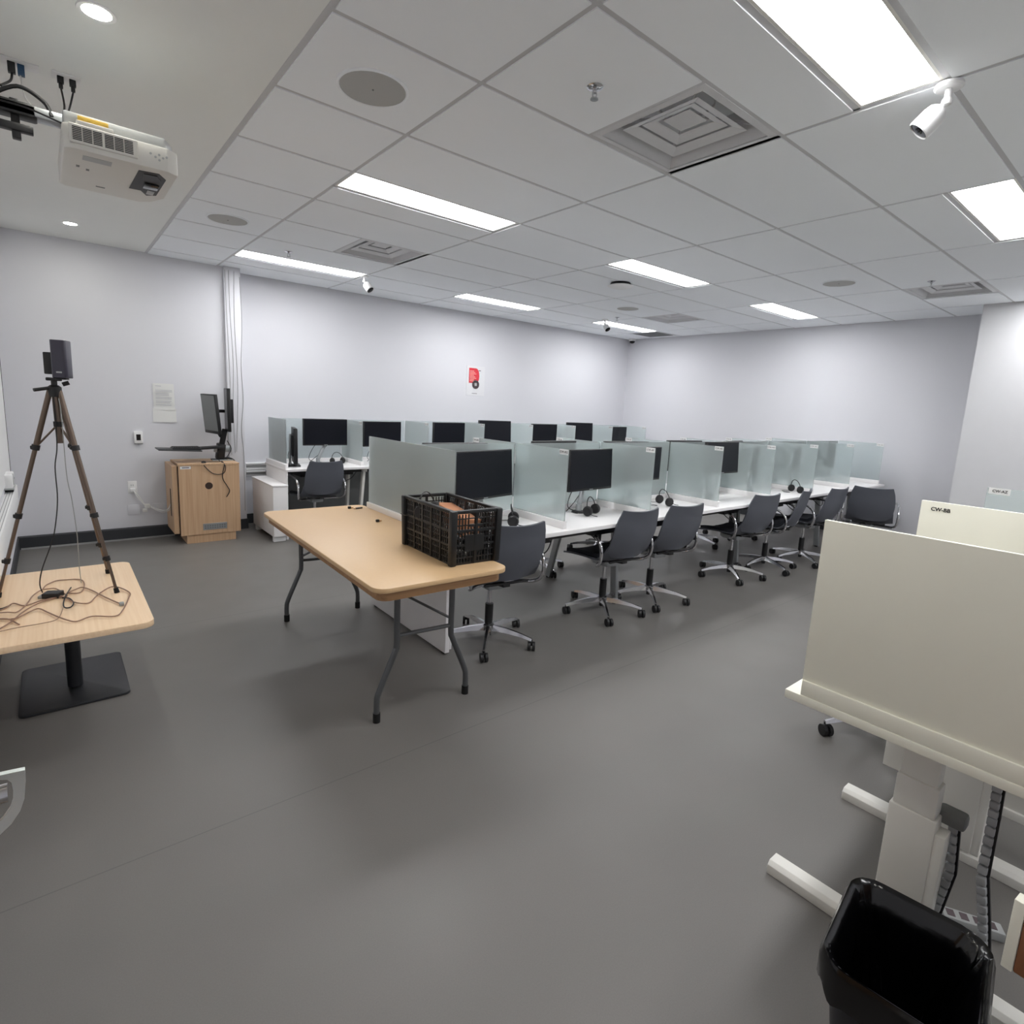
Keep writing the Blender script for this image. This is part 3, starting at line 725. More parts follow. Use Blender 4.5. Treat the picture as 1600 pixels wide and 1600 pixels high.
# ------------------------------------------------------------------ office chairs
def make_chair():
    t = thing('task_chair', 'x', 'chair', (0, 0, 0))
    def backf(u, v):     # u across, v up
        wd = (.185+.02*math.sin(PI*min(1, v*1.1))) * (1 if v > .12 else .80+1.6*v)
        if v > .9: wd *= 1-(v-.9)*.9
        x = (2*u-1)*wd
        z = .485+.335*v + (-.012*(1-(2*u-1)**2) if v < .02 else 0) + .012*(v > .98)*(2*u-1)**2
        y = -.240-.085*v - .05*max(0, v-.75)**1.2*1.6 + .045*(2*u-1)**2*(1-.3*v) - .02*math.sin(PI*v)
        return (x, y, z)
    B(M_SHELL).sheet(backf, 14, 14, .012).build('backrest', t, 50)
    def shellf(u, v):    # seat pan incl. low rear turn-up
        x = (2*u-1)*(.225-.02*(2*v-1)**2)
        y = .235-.47*v
        z = .435 - .03*(1-v)**3*1.2 + .022*(2*u-1)**2 + (.11*max(0, (v-.78)/.22)**1.7)
        return (x, y, z)
    B(M_SHELL).sheet(shellf, 12, 14, .012).build('seat_shell', t, 50)
    def padf(u, v):
        x = (2*u-1)*(.205-.02*(2*v-1)**2); y = .225-.42*v
        z = .457 - .03*(1-v)**3*1.2 + .018*(2*u-1)**2 + (.06*max(0, (v-.80)/.20)**1.6)
        return (x, y, z)
    B(M_SEAT).sheet(padf, 12, 12, .028).build('seat', t, 60)
    for s_ in (-1, 1):
        B(M_CHROME).tube([(s_*.245, .15, .632), (s_*.25, .08, .642), (s_*.25, -.04, .646), (s_*.25, -.135, .632), (s_*.25, -.195, .585), (s_*.25, -.215, .52), (s_*.245, -.20, .45), (s_*.22, -.15, .415), (s_*.15, -.09, .405), (s_*.05, -.05, .40)], .0115, n=10).build('armrest', t)
    # back hinge frame
    B(M_BLACK).bar((0, -.05, .405), (0, -.20, .425), .05, .018, bev=.004).bar((-.15, -.195, .44), (.15, -.195, .44), .018, .014, bev=.003).build('back_bracket', t)
    B(M_SILV).prism([(-.06, -.09), (.06, -.09), (.075, .05), (.03, .12), (-.03, .12), (-.075, .05)], .365, .405, bev=.008).m(M_BLACK).bar((.05, .02, .38), (.20, .03, .375), .014, .008).box(.19, .23, .015, .045, .370, .382, .004).build('tilt_mechanism', t)
    B(M_BLACK).cyl((0, 0, .10), (0, 0, .25), .026, n=16).m(M_CHROME).cyl((0, 0, .25), (0, 0, .37), .014, n=14).m(M_BLACK).cyl((0, 0, .04), (0, 0, .10), .018, n=14).build('gas_column', t)
    B(M_CHROME).lathe([(.001, .07), (.036, .072), (.040, .085), (.038, .112), (.026, .12), (.001, .12)], n=20).build('hub', t)
    for k in range(5):
        a = 2*PI*k/5+.35; d = V((math.cos(a), math.sin(a), 0)); p = V((-d.y, d.x, 0))
        rings = []
        q = B(M_CHROME)
        for rr_, zt, zb, hw in ((.03, .112, .078, .022), (.12, .106, .078, .017), (.22, .09, .070, .013), (.295, .070, .056, .011)):
            rings.append(q.ring([tuple(d*rr_+p*hw+V((0, 0, zb))), tuple(d*rr_-p*hw+V((0, 0, zb))), tuple(d*rr_-p*hw*.5+V((0, 0, zt))), tuple(d*rr_+p*hw*.5+V((0, 0, zt)))]))
        q.loft(rings); leg = q.build('base_leg', t, 30)
        ca = a+[.9, -.5, 1.6, .3, -1.2][k]; cdv = V((math.cos(ca), math.sin(ca), 0)); cp = V((-cdv.y, cdv.x, 0))
        c_ = d*.292+cdv*.012
        q = B(M_BLACK)
        for s_ in (-1, 1): q.cyl(tuple(c_+cp*s_*.006+V((0, 0, .0275))), tuple(c_+cp*s_*.022+V((0, 0, .0275))), .0275, n=18)
        q.box(-.012, .012, -.008, .008, .03, .052, .003, xf=Matrix.Translation(c_)).cyl(tuple(d*.292+V((0, 0, .045))), tuple(d*.292+V((0, 0, .062))), .006, n=8)
        q.build('caster', leg)
    return t
ch0 = make_chair()
chairs = [
 (2.07, 2.675, -8, 'grey office chair right beside the crate and folding table', 'chairs along the front row'),
 (3.11, 2.645, -5, 'grey office chair at the second front station, back towards camera', 'chairs along the front row'),
 (3.64, 2.62, -8, 'grey office chair at the third front station, third from the crate', 'chairs along the front row'),
 (4.85, 2.615, -9, 'grey office chair at the fourth front station, between third and edge-on chair', 'chairs along the front row'),
 (5.46, 2.59, 12, 'grey office chair seen almost edge-on, headset behind its back', 'chairs along the front row'),
 (6.09, 2.51, -4, 'grey office chair second from the right wall in the front row', 'chairs along the front row'),
 (6.82, 2.16, -70, 'grey office chair turned with its back square to the camera, by right wall', 'chairs along the front row'),
 (3.36, 3.72, 176, 'office chair tucked in behind the front row, its casters under the near desk', 'chairs behind the front row'),
 (4.40, 3.85, 186, 'office chair behind the front row, below the third and fourth stations', 'chairs behind the front row'),
 (5.72, 3.55, 170, 'office chair behind the front row, casters seen past the fourth chair', 'chairs behind the front row'),
 (6.50, 3.55, 190, 'office chair farthest back behind the front row', 'chairs behind the front row'),
 (2.14, 5.92, 2, 'grey office chair with chrome arms at the first wall-side desk', None),
 (3.03, .76, -20, 'office chair mostly hidden by the near white divider, only casters showing', None)]
for i, (x, y, a, lab, grp) in enumerate(chairs):
    if i == 0: ch0.location = (x, y, 0); ch0.rotation_euler = (0, 0, D(a)); ch0['label'] = lab; ch0['group'] = grp
    else:
        c_ = dup(ch0, (x, y, 0), D(a), lab, grp)
        if not grp: del c_['group']

# ------------------------------------------------------------------ folding table
TB_A = D(-1.6)
t = thing('folding_table', 'tan rectangular folding table with grey bent steel legs', 'table', (1.318, 2.82, 0), TB_A)
ZF = .745
B(M_TABLE).prism(rrect(-.345, .320, -.875, .865, .06, 8), ZF-.022, ZF, bev=.004).build('tabletop', t)
B(M_TSKIRT).prism(rrect(-.320, .295, -.855, .845, .05, 6), ZF-.062, ZF-.0225, bev=.002).build('apron', t)
def wishbone(y, s_):
    for sx, xi, xo in ((-1, -.118+.0, -.215), (1, .178, .275)):
        B(M_TUBE).tube([(xi, y, ZF-.062), (xi, y, .50), (xi, y, .36), (xi+(xo-xi)*.12, y, .32), (xi+(xo-xi)*.88, y, .15), (xo, y, .10), (xo, y, .03)], .0145, n=14).m(M_RUB).cyl((xo, y, 0), (xo, y, .045), .0175, n=14).build('leg', t)
    B(M_TUBE).tube([(-.118, y, .405), (.178, y, .395)], .010, n=10, sm=False).build('crossbar', t)
    yy = y-s_*.18
    B(M_TUBE).tube([(-.118, y, .43), (-.02, yy, .545), (.178, y, .43)], .007, n=8, sm=False).tube([(-.02, yy, .545), (-.04, yy-s_*.10, ZF-.065)], .008, n=8, sm=False).cyl((-.035, yy, .545), (.0, yy, .545), .012, n=8).build('brace', t)
wishbone(-.60, -1); wishbone(.84-.02, 1)

# crate of cables on the folding table
t = thing('plastic_crate', 'black lattice plastic crate on the near end of the folding table', 'crate', (0, 0, 0))
zb, zt = ZF, ZF+.262
A_ = [(1.385, 2.085), (1.622, 2.070), (1.632, 2.525), (1.395, 2.54)]
ctr = V((sum(p[0] for p in A_)/4, sum(p[1] for p in A_)/4))
def cp_(k, z):     # corner with slight outward taper
    p = V(A_[k % 4]); s_ = 1+.035*(z-zb)/.26; q = ctr+(p-ctr)*s_; return V((q.x, q.y, z))
def lerp(a, b, f): return a+(b-a)*f
for k in range(4):
    wl = B(M_CRATE)
    def P(f, z, k=k): return lerp(cp_(k, z), cp_(k+1, z), f)
    L = (cp_(k, zb)-cp_(k+1, zb)).length; short = L < .3
    n_ = int(L/.0155)
    up = (cp_(k+1, zb)-cp_(k, zb)).normalized()
    nv = up.cross(V((0, 0, 1)))
    ribs = 2 if short else 5
    for i in range(1, n_):
        f = i/n_
        top = zt-.02
        if .35 < f < .65 and short: top = zt-.075
        wl.bar(P(f, zb+.01), P(f, top), .0045, .006, up=tuple(nv))
    for i in range(ribs+1):
        f = .04+.92*i/ribs
        wl.bar(P(f, zb+.004), P(f, zt-.01), .011, .013, up=tuple(nv))
    for z in [zb+.035+.031*i for i in range(7)]:
        wl.bar(P(.03, z), P(.97, z), .0045, .0055, up=(0, 0, 1))
    for z in (zb+.095, zb+.165): wl.bar(P(.0, z), P(1, z), .010, .009)
    if short:
        wl.bar(P(.36, zt-.075), P(.64, zt-.075), .008, .012)
        # plain rectangular plaque
        wl.bar(P(.26, zb+.105), P(.70, zb+.105), .075, .012, up=tuple(nv))
    wl.build('side_wall', t, 0)
rim = B(M_CRATE)
for k in range(4):
    rim.bar(cp_(k, zt-.008), cp_(k+1, zt-.008), .020, .016, bev=.003)
rim.build('rim', t)
for k in range(4):
    a = cp_(k, zb); b = cp_(k, zt)
    B(M_CRATE).bar(a, b, .034, .034, up=tuple(cp_(k+1, zb)-cp_(k, zb)), bev=.008).build('corner_post', t)
B(M_CRATE).prism([(lerp(V(p), ctr, .01).x, lerp(V(p), ctr, .01).y) for p in A_], zb, zb+.012).build('bottom', t)
# crate contents
t = tag(B(M_CARD).box(-.05, .05, -.16, .12, -.05, .05, .002, xf=Matrix.Translation((1.575, 2.36, ZF+.155)) @ Matrix.Rotation(.15, 4, 'X') @ Matrix.Rotation(.1, 4, 'Y')).build('cardboard_box'), 'small brown cardboard box leaning inside the black crate', 'box')
cb = B(M_CABB)
rnd = random.Random(9)
for i in range(26):
    cx_, cy_, cz_ = rnd.uniform(1.44, 1.54), rnd.uniform(2.16, 2.46), ZF+rnd.uniform(.03, .15)
    r_ = rnd.uniform(.03, .055); ax = rnd.uniform(-.6, .6); ph = rnd.uniform(0, 6)
    cb.m([M_CABB, M_CABB, M_CABG, M_CABW, M_CABT][i % 5])
    cb.tube([(cx_+r_*.9*math.cos(a+ph), cy_+r_*1.5*math.sin(a+ph), cz_+r_*ax*math.sin(a*1.3)) for a in [k*.7 for k in range(12)]], .0032, n=6, res=4)
tag(cb.build('cable_tangle'), 'tangle of black and pale cables heaped inside the crate', 'cables', kind='stuff')
h1 = dup(h0, (1.455, 2.44, ZF+.16), D(30), 'black headset lying on the cables inside the crate, rear left')
# small plugs on the folding table
for (x, y, lab) in ((1.525, 3.56, 'tiny black plug near the far edge of the folding table'), (1.508, 3.10, 'tiny dark brass-tipped plug left of the crate on the tabletop')):
    t = thing('audio_plug', lab, 'plug', (x, y, ZF))
    B(M_BLACK).box(-.012, .008, -.008, .008, 0, .016, .003).build('body', t)
    B(M_TEDGE).cyl((.006, 0, .005), (.026, .006, .005), .004, n=8).build('tip', t)
t = thing('audio_plug', 'short black adapter lying at the far right of the folding table', 'plug', (1.575, 3.53, ZF))
B(M_BLACK).cyl((-.02, 0, .005), (.03, .008, .005), .005, n=8).build('body', t)
B(M_TEDGE).cyl((-.035, -.003, .004), (-.02, 0, .004), .003, n=8).build('tip', t)

# ------------------------------------------------------------------ left table, tripod, cables
ZL = .47
t = thing('pedestal_table', 'low maple-topped pedestal table with black base, against left wall', 'table', (0, 3.36, 0))
B(M_MAPLE).prism(rrect(-.285, .298, -.56, .535, .05, 8), ZL-.028, ZL, bev=.004).build('tabletop', t)
B(M_BPOW).cyl((.005, -.03, .02), (.005, -.03, ZL-.03), .031, n=24).build('column', t)
B(M_BPOW).prism(rrect(-.205, .215, -.235, .31, .03, 6), 0, .012, bev=.003).build('base_plate', t)
B(M_BPOW).box(-.10, .11, -.15, .13, ZL-.036, ZL-.0285, .002).build('mounting_plate', t)
# tripod
t = thing('tripod', 'bronze metal camera tripod standing on the low maple table', 'tripod', (0, 0, 0))
ap = V((.018, 3.41, 1.455))
def tleg(foot, spl, knee=.26, z=ZL):
    f = V(foot); d = f-ap; a0 = ap+V(spl)
    d = f-a0
    q = B(M_TRIP).cyl(tuple(a0), tuple(a0+d*.27), .0115, n=12).cyl(tuple(a0+d*.27), tuple(a0+d*.60), .0095, n=12).cyl(tuple(a0+d*.60), tuple(a0+d*.82), .0080, n=12).cyl(tuple(a0+d*.82), tuple(a0+d*.985), .0065, n=12)
    leg = q.build('leg', t)
    k = B(M_BLACK)
    for fr, r_ in ((.27, .0165), (.60, .0145), (.82, .0125)): k.cyl(tuple(a0+d*(fr-.012)), tuple(a0+d*(fr+.012)), r_, n=12).box(-.02, .006, -.008, .008, -.008, .008, .003, xf=Matrix.Translation(a0+d*fr))
    k.build('leg_lock', leg)
    B(M_RUB).cyl(tuple(a0+d*.975), tuple(f), .010, .012, n=12).build('rubber_foot', leg)
    return a0+d*.27
k1 = tleg((.196, 3.30, ZL), (.016, -.008, 0)); k2 = tleg((-.255, 3.49, ZL), (-.018, .004, 0)); k3 = tleg((.185, 3.68, ZL), (.010, .014, 0))
B(M_BLACK).lathe([(.001, -.028), (.022, -.028), (.027, 0), (.027, .016), (.016, .026), (.001, .026)], c=tuple(ap), n=16).cyl(tuple(ap+V((0, 0, .02))), tuple(ap+V((0, 0, .06))), .012, n=12).box(-.03, .03, -.02, .02, .045, .060, .004, xf=Matrix.Translation(ap)).cyl(tuple(ap+V((.0, 0, .015))), tuple(ap+V((-.075, -.03, .0))), .008, n=10).cyl(tuple(ap+V((.03, 0, .03))), tuple(ap+V((.055, 0, .04))), .010, n=10).build('pan_head', t)
B(M_TRIP).cyl(tuple(ap+V((0, 0, -.02))), tuple(ap+V((.004, 0, -.245))), .0135, n=14).build('centre_column', t)
br = B(M_TRIP); cc = ap+V((.003, 0, -.155))
for k_ in (k1, k2, k3): br.cyl(tuple(cc), tuple(k_), .0045, n=8)
br.m(M_BLACK).cyl(tuple(cc+V((0, 0, -.012))), tuple(cc+V((0, 0, .012))), .019, n=14)
br.build('spreader', t)
t = thing('speaker', 'tall dark speaker box mounted on top of the tripod', 'speaker', (.05, 3.41, 1.515), D(-20))
B(mat('speaker_front', (58, 56, 70), .35)).prism(rrect(-.030, .032, -.035, .040, .012, 5), 0, .172, bev=.003).build('body', t)
B(M_LGREY).box(-.010, .012, -.0358, -.034, .022, .029).build('logo_badge', t, 0)
B(M_BLACK).box(-.066, -.030, -.012, .03, .015, .115, .004).build('rear_unit', t)
B(M_BLACK).box(-.05, .02, -.02, .02, -.008, 0, .002).build('base_plate', t)
cable = lambda pts, r, mt, lab, name='cable', cat='cable', grp=None: tag(B(mt).tube(pts, r, n=8).build(name), lab, cat, grp)
cable([(.012, 3.40, 1.43), (.01, 3.385, 1.208), (-.004, 3.38, 1.099), (-.005, 3.38, .946), (-.023, 3.38, .808), (-.042, 3.38, .732), (-.083, 3.40, .611), (-.098, 3.43, .53), (-.092, 3.45, .478)], .0025, M_CABB, 'black cable hanging down from the tripod to the tabletop')
cable([(.03, 3.385, 1.42), (.035, 3.365, 1.34), (.036, 3.36, 1.07), (.048, 3.36, .946), (.057, 3.37, .788), (.058, 3.40, .708), (.058, 3.46, .58), (.062, 3.53, .478)], .0018, M_CABG, 'thin grey cable hanging beside the black one under the tripod')
TC_ = {
'c1': ([(-0.093, 3.511), (-0.079, 3.571), (-0.056, 3.62), (-0.033, 3.643), (0.006, 3.625), (0.046, 3.624), (0.069, 3.574), (0.073, 3.481), (0.058, 3.387), (0.031, 3.362), (0.002, 3.404)], 'taupe cable looping farthest back on the low table'),
'c2': ([(0.002, 3.388), (0.033, 3.435), (0.064, 3.443), (0.1, 3.378), (0.129, 3.278), (0.161, 3.18), (0.196, 3.097)], 'taupe cable ending in a small connector near the right tripod foot'),
'c3': ([(-0.049, 3.386), (-0.007, 3.313), (0.02, 3.235), (0.054, 3.177), (0.083, 3.189), (0.109, 3.258), (0.135, 3.323), (0.179, 3.391), (0.212, 3.345), (0.244, 3.25), (0.231, 3.152), (0.195, 2.996), (0.161, 2.934), (0.081, 2.972), (0.026, 2.948), (-0.006, 2.981), (-0.038, 3.046), (-0.071, 3.133), (-0.104, 3.196), (-0.137, 3.175), (-0.183, 3.111), (-0.249, 3.146)], 'longest taupe cable making the wide loop at the table right side'),
'c4': ([(-0.254, 3.234), (-0.209, 3.206), (-0.176, 3.199), (-0.146, 3.293), (-0.128, 3.402), (-0.1, 3.49), (-0.071, 3.489), (-0.038, 3.478), (0.001, 3.34)], 'taupe cable arching over the black power adapter'),
'c5': ([(-0.255, 3.248), (-0.219, 3.295), (-0.194, 3.337), (-0.153, 3.29), (-0.099, 3.323), (-0.05, 3.339), (0.001, 3.34)], 'pale taupe cable running straight past the adapter front'),
'c6': ([(-0.24, 2.978), (-0.197, 3.069), (-0.154, 3.199), (-0.105, 3.282), (-0.05, 3.339), (-0.017, 3.351)], 'taupe cable running diagonally from the near left edge to the adapter'),
'c7': ([(0.019, 3.478), (-0.003, 3.342), (-0.015, 3.227), (-0.01, 3.158), (0.011, 3.153), (0.022, 3.219), (0.007, 3.289), (-0.018, 3.32)], 'dark cable curled into a small ring right of the adapter'),
'c8': ([(-0.239, 2.966), (-0.164, 2.987), (-0.096, 2.981), (-0.038, 3.02), (-0.017, 3.155)], 'thin cable closest to the near edge of the low table'),
'c9': ([(-0.25, 3.279), (-0.226, 3.299), (-0.204, 3.326)], 'short dark plug lead at the left of the low table'),
'c10': ([(-0.25, 3.153), (-0.205, 3.118), (-0.165, 3.031)], 'short taupe lead with dark plug end at the table left front')}
for i, (k_, (pts, lab)) in enumerate(TC_.items()):
    zz = ZL+.0035+.0012*(i % 4)
    P3 = [(x, y, zz+.004*math.sin(j*1.9+i)**2) for j, (x, y) in enumerate(pts)]
    q = B(M_CABB if k_ in ('c7', 'c9') else M_CABT).tube(P3, .0029 if k_ != 'c8' else .0018, n=8)
    if k_ == 'c2': q.m(M_CABG).box(-.008, .010, -.014, .010, -.004, .010, .002, xf=Matrix.Translation((.197, 3.09, ZL+.0052)))
    tag(q.build('cable'), lab, 'cable', 'cables lying on the low table')
t = thing('power_adapter', 'black power adapter brick among the cables on the low table', 'adapter', (-.052, 3.375, ZL), D(-25))
B(M_BLACK).box(-.035, .035, -.028, .028, 0, .026, .004).build('brick', t)
B(M_CABG).box(-.052, -.034, -.026, .01, 0, .014, .003).build('connector', t)

# ------------------------------------------------------------------ left wall things
t = thing('whiteboard', 'whiteboard with thin dark edge along the left wall', 'whiteboard', (XL, 0, 0))
B(M_PLATE).box(0, .010, 3.0, 6.245, .72, 2.15).build('surface', t, 0)
B(M_BLACK).box(0, .013, 6.245, 6.256, .70, 2.16).box(0, .013, 3.0, 6.256, 2.15, 2.16).build('frame', t, 0)
t = thing('wall_device', 'small white box with black knob on left wall above the raceway', 'device', (XL, 0, 0))
B(M_PLATE).box(0, .052, 5.50, 5.74, .70, .80, .006).build('body', t)
B(M_LGREY).box(.0, .056, 5.585, 5.60, .715, .80, .002).box(0, .058, 5.5, 5.74, .688, .702, .003).build('seam', t)
B(M_BLACK).lathe([(.001, 0), (.022, 0), (.024, .012), (.018, .028), (.001, .03)], c=(.03, 5.74, .745), n=16, mt=Matrix.Rotation(-PI/2, 3, 'X')).build('knob', t)
B(M_BLACK).box(0, .05, 5.58, 5.74, .662, .690, .003).build('connector_strip', t)

# ------------------------------------------------------------------ podium
t = thing('podium_cabinet', 'pale wood rolling-style equipment podium against back wall', 'cabinet', (0, 0, 0))
PX0, PX1, PY0, PY1, PZ0, PZ1 = .895, 1.428, 6.05, 6.49, .085, .785
B(M_OAK).box(PX0, PX1, PY0+.02, PY1, PZ0, PZ1-.018, .002).build('body', t, 0)
B(M_OAK).box(PX0, PX1, PY0, PY0+.018, PZ0, PZ1-.02, .0015).build('door', t, 0)
B(M_OAK).box(PX0-.002, PX1+.002, PY0-.004, PY1, PZ1-.018, PZ1, .002).build('top', t, 0)
B(M_OAK).box(PX0-.05, PX0-.006, PY0+.03, PY1, PZ0+.02, PZ1-.02, .002).build('side_panel', t, 0)
B(M_DARKPOD).box(PX0-.006, PX0, PY0+.012, PY1, PZ0+.01, PZ1-.025).box(PX0-.0515, PX0-.049, PY0+.14, PY0+.19, .26, .53).build('side_slot', t, 0)
B(M_OAK).box(PX0+.05, PX1-.045, PY0+.015, PY1-.04, 0, PZ0).build('plinth', t, 0)
B(M_DARKPOD).lathe([(.001, -.0015), (.030, -.0015), (.034, -.001), (.034, .001), (.001, .001)], c=(1.15, PY0, .565), n=24, mt=Matrix.Rotation(PI/2, 3, 'X')).build('grommet', t)
v_ = B(M_ALU).box(1.085, 1.30, PY0-.003, PY0+.001, .125, .19, .001).m(M_MGREY)
for i in range(9):
    for j in range(2): v_.box(1.098+i*.0215, 1.113+i*.0215, PY0-.0042, PY0-.0028, .139+j*.02, .153+j*.02)
v_.build('vent', t, 0)
sg = B(M_PLATE).box(.91, 1.0, PY0-.002, PY0, .735, .762).m(M_GREYD).box(.925, .985, PY0-.0026, PY0-.002, .744, .753)
sg.build('label_plate', t, 0)
# arm with keyboard tray and two monitors
t = thing('workstation_arm', 'black sit-stand arm with keyboard tray and column on the podium', 'stand', (1.31, 6.30, PZ1))
B(M_BLACK).box(-.075, .065, -.05, .08, .0, .012, .003).bar((.0, .02, .01), (.015, .0, .17), .075, .09, up=(0, 1, 0), bev=.01).bar((.015, 0, .14), (.05, -.02, .32), .05, .03, up=(0, 1, 0), bev=.006).build('column', t)
B(M_ALU).box(-.055, .10, -.02, .02, .085, .15, .004).box(-.08, .11, -.06, -.02, .0, .010, .003).build('clamp', t)
B(M_BLACK).bar((.03, -.05, .145), (-.34, -.10, .125), .09, .025, bev=.005).build('tray_arm', t)
B(M_BPOW).box(-.565, -.20, -.20, .04, .100, .112, .004, xf=Matrix.Rotation(D(2.5), 4, 'Y')).build('keyboard_tray', t)
kb = B(M_BLACK).box(-.44, -.20, -.17, -.02, .120, .146, .006)
for i in range(12):
    for j in range(5): kb.box(-.432+i*.019, -.417+i*.019, -.162+j*.027, -.142+j*.027, .146, .152)
kb.build('keyboard', t, 0)
cbp = B(M_CABB).tube([(.0, -.04, .14), (-.05, -.08, .05), (-.03, -.10, .01), (-.02, -.15, -.02)], .004).tube([(.07, 0, .2), (.10, -.03, .12), (.06, -.03, .04), (.03, -.03, .02)], .004)
cbp.tube([(-.20, -.22, .006), (-.19, -.262, -.03), (-.12, -.268, -.10), (-.03, -.265, -.10), (-.01, -.262, -.03), (-.03, -.2, .006)], .004)
cbp.tube([(-.02, -.2, .006), (-.02, -.263, -.02), (-.04, -.265, -.14), (.0, -.265, -.23), (.02, -.265, -.28), (-.01, -.265, -.34)], .004)
cbp.tube([(.02, .0, .02), (.09, -.02, .02), (.13, -.05, -.03), (.132, -.06, -.2), (.13, -.06, -.32), (.135, -.06, -.42)], .010)
cbp.build('cable', t)
def pod_mon(lab, x, y, zc, rz, tilt, w_, h_, mt, reach=.13):
    t = thing('monitor', lab, 'monitor', (x, y, zc), rz, 'podium monitors')
    R = Matrix.Rotation(tilt, 4, 'X')
    B(M_BLACK).box(-w_/2, w_/2, -.012, .018, -h_/2, h_/2, .004, xf=R).box(-w_*.25, w_*.25, .018, .05, -h_*.3, h_*.25, .006, xf=R).build('casing', t)
    B(mt).box(-w_/2+.012, w_/2-.012, -.0135, -.0118, -h_/2+.03, h_/2-.012, xf=R).build('screen', t, 0)
    if reach: B(M_BLACK).bar((0, .04, .03), (0, reach, .03), .05, .03, bev=.004).bar((0, .05, -h_*.35), (.0, .10, -h_*.5-.03), .05, .02, up=(1, 0, 0), bev=.004).build('bracket', t)
pod_mon('monitor with pale screen, its reflection painted grey, facing left above the podium', 1.235, 6.28, 1.255, D(-80), D(5), .34, .39, M_MGREY)  # flat grey screen colour stands in for the reflection
pod_mon('second black monitor behind the pale one, nearly edge-on above the podium', 1.385, 6.27, 1.30, D(-97), D(0), .30, .43, M_SCREEN, 0)
t = tag(B(M_BLACK).lathe([(.001, 0), (.022, 0), (.02, .014), (.001, .02)], c=(1.12, 6.10, PZ1), n=16).build('puck_microphone'), 'small flat black puck lying on the podium top', 'device')
t = tag(B(M_CABB).tube([(1.10, 6.10, PZ1+.006), (1.18, 6.12, PZ1+.006), (1.24, 6.11, PZ1+.006), (1.30, 6.16, PZ1+.006)], .003).build('cable'), 'thin black cable lying across the podium top', 'cable')

# ------------------------------------------------------------------ back wall items
y_ = YA1
for lab, x0, x1, za, zb_, lines in (('printed notice with lines of text taped above the thermostat', .785, .965, 1.27, 1.53, True), ('blank lower sheet of paper hanging under the printed notice', .775, .975, 1.15, 1.285, False)):
    q = B(M_NOTE).sheet(lambda u, v, x0=x0, x1=x1, za=za, zb_=zb_: (x0+(x1-x0)*u, y_-.004-.006*(1-v)*u, za+(zb_-za)*v), 4, 4, .0012)
    o = tag(q.build('paper_notice'), lab, 'paper')
    if lines:
        q = B(M_TXTG); rnd = random.Random(2)
        for i, z in enumerate([1.505, 1.465, 1.452, 1.432, 1.418, 1.395, 1.382, 1.358, 1.345, 1.322]):
            q.box(x0+.02, x0+.02+(.05 if i == 0 else rnd.uniform(.11, .145)), y_-.0125, y_-.0118, z-.003, z+.003)
        q.build('printed_text', o, 0)
t = thing('thermostat', 'white wall control unit with dark display, left of the podium', 'thermostat', (.643, y_, 1.0))
B(M_PLATE).box(-.036, .036, -.022, 0, -.058, .058, .004).build('housing', t)
B(M_BLACKG).box(-.018, .018, -.0235, -.021, -.028, .030).build('display', t, 0)
B(M_MGREY).box(-.034, .034, -.020, -.002, -.064, -.056, .001).build('vent', t)
t = thing('wall_outlet', 'white wall socket with plugged white cables beside the podium', 'outlet', (.570, y_, .51))
B(M_PLATE).box(-.038, .038, -.008, 0, -.06, .06, .002).build('plate', t)
q = B(M_MGREY)
for z in (-.02, .02):
    for dx in (-.012, .004): q.box(dx, dx+.004, -.009, -.0075, z-.008, z+.008)
q.build('socket', t, 0)
B(M_PLATE).box(-.022, .022, -.035, -.008, -.045, -.008, .004).build('plug', t)
q_ = B(M_CABW).tube([(.575, y_-.03, .475), (.61, y_-.05, .43), (.66, y_-.06, .335), (.70, y_-.06, .32), (.78, 6.40, .29), (.83, 6.32, .31), (.855, 6.24, .40)], .005).tube([(.58, y_-.03, .475), (.60, y_-.06, .42), (.66, y_-.07, .33), (.72, y_-.07, .30), (.79, 6.40, .27), (.84, 6.32, .30), (.858, 6.25, .38)], .004).box(.655, .70, y_-.075, y_-.055, .30, .345, .004).box(.635, .675, y_-.08, y_-.06, .265, .30, .004).build('power_cord', t, loc=(-.570, -y_, -.51))
for x, lab in ((.57, 'blank white wall plate below the wall socket'), (.79, 'blank white wall plate close to the podium side')):
    o = tag(B(W_WALL).box(x-.05, x+.05, y_-.006, y_, .235, .335, .002).build('wall_plate'), lab, 'wall plate')
# wires running down the chase
wr = [([(1.455, 2.70), (1.462, 2.2), (1.472, 1.6), (1.458, 1.0), (1.466, .82)], 'leftmost thin white wire running down the cable chase'),
      ([(1.49, 2.70), (1.492, 2.3), (1.508, 1.8), (1.495, 1.3), (1.50, .84)], 'thin white wire running down the middle of the cable chase'),
      ([(1.54, 2.70), (1.532, 2.2), (1.545, 1.5), (1.515, .85)], 'thin white wire crossing inward on the cable chase'),
      ([(1.592, 2.65), (1.603, 2.2), (1.585, 1.75), (1.596, 1.4), (1.57, 1.1), (1.586, .8), (1.583, .2)], 'thin white wire along the right edge of the cable chase')]
for pts, lab in wr:
    tag(B(M_CABG).tube([(x, YA1-.0585, z) for x, z in pts], .0022, n=6).build('wire'), lab, 'wire', 'wires down the cable chase')
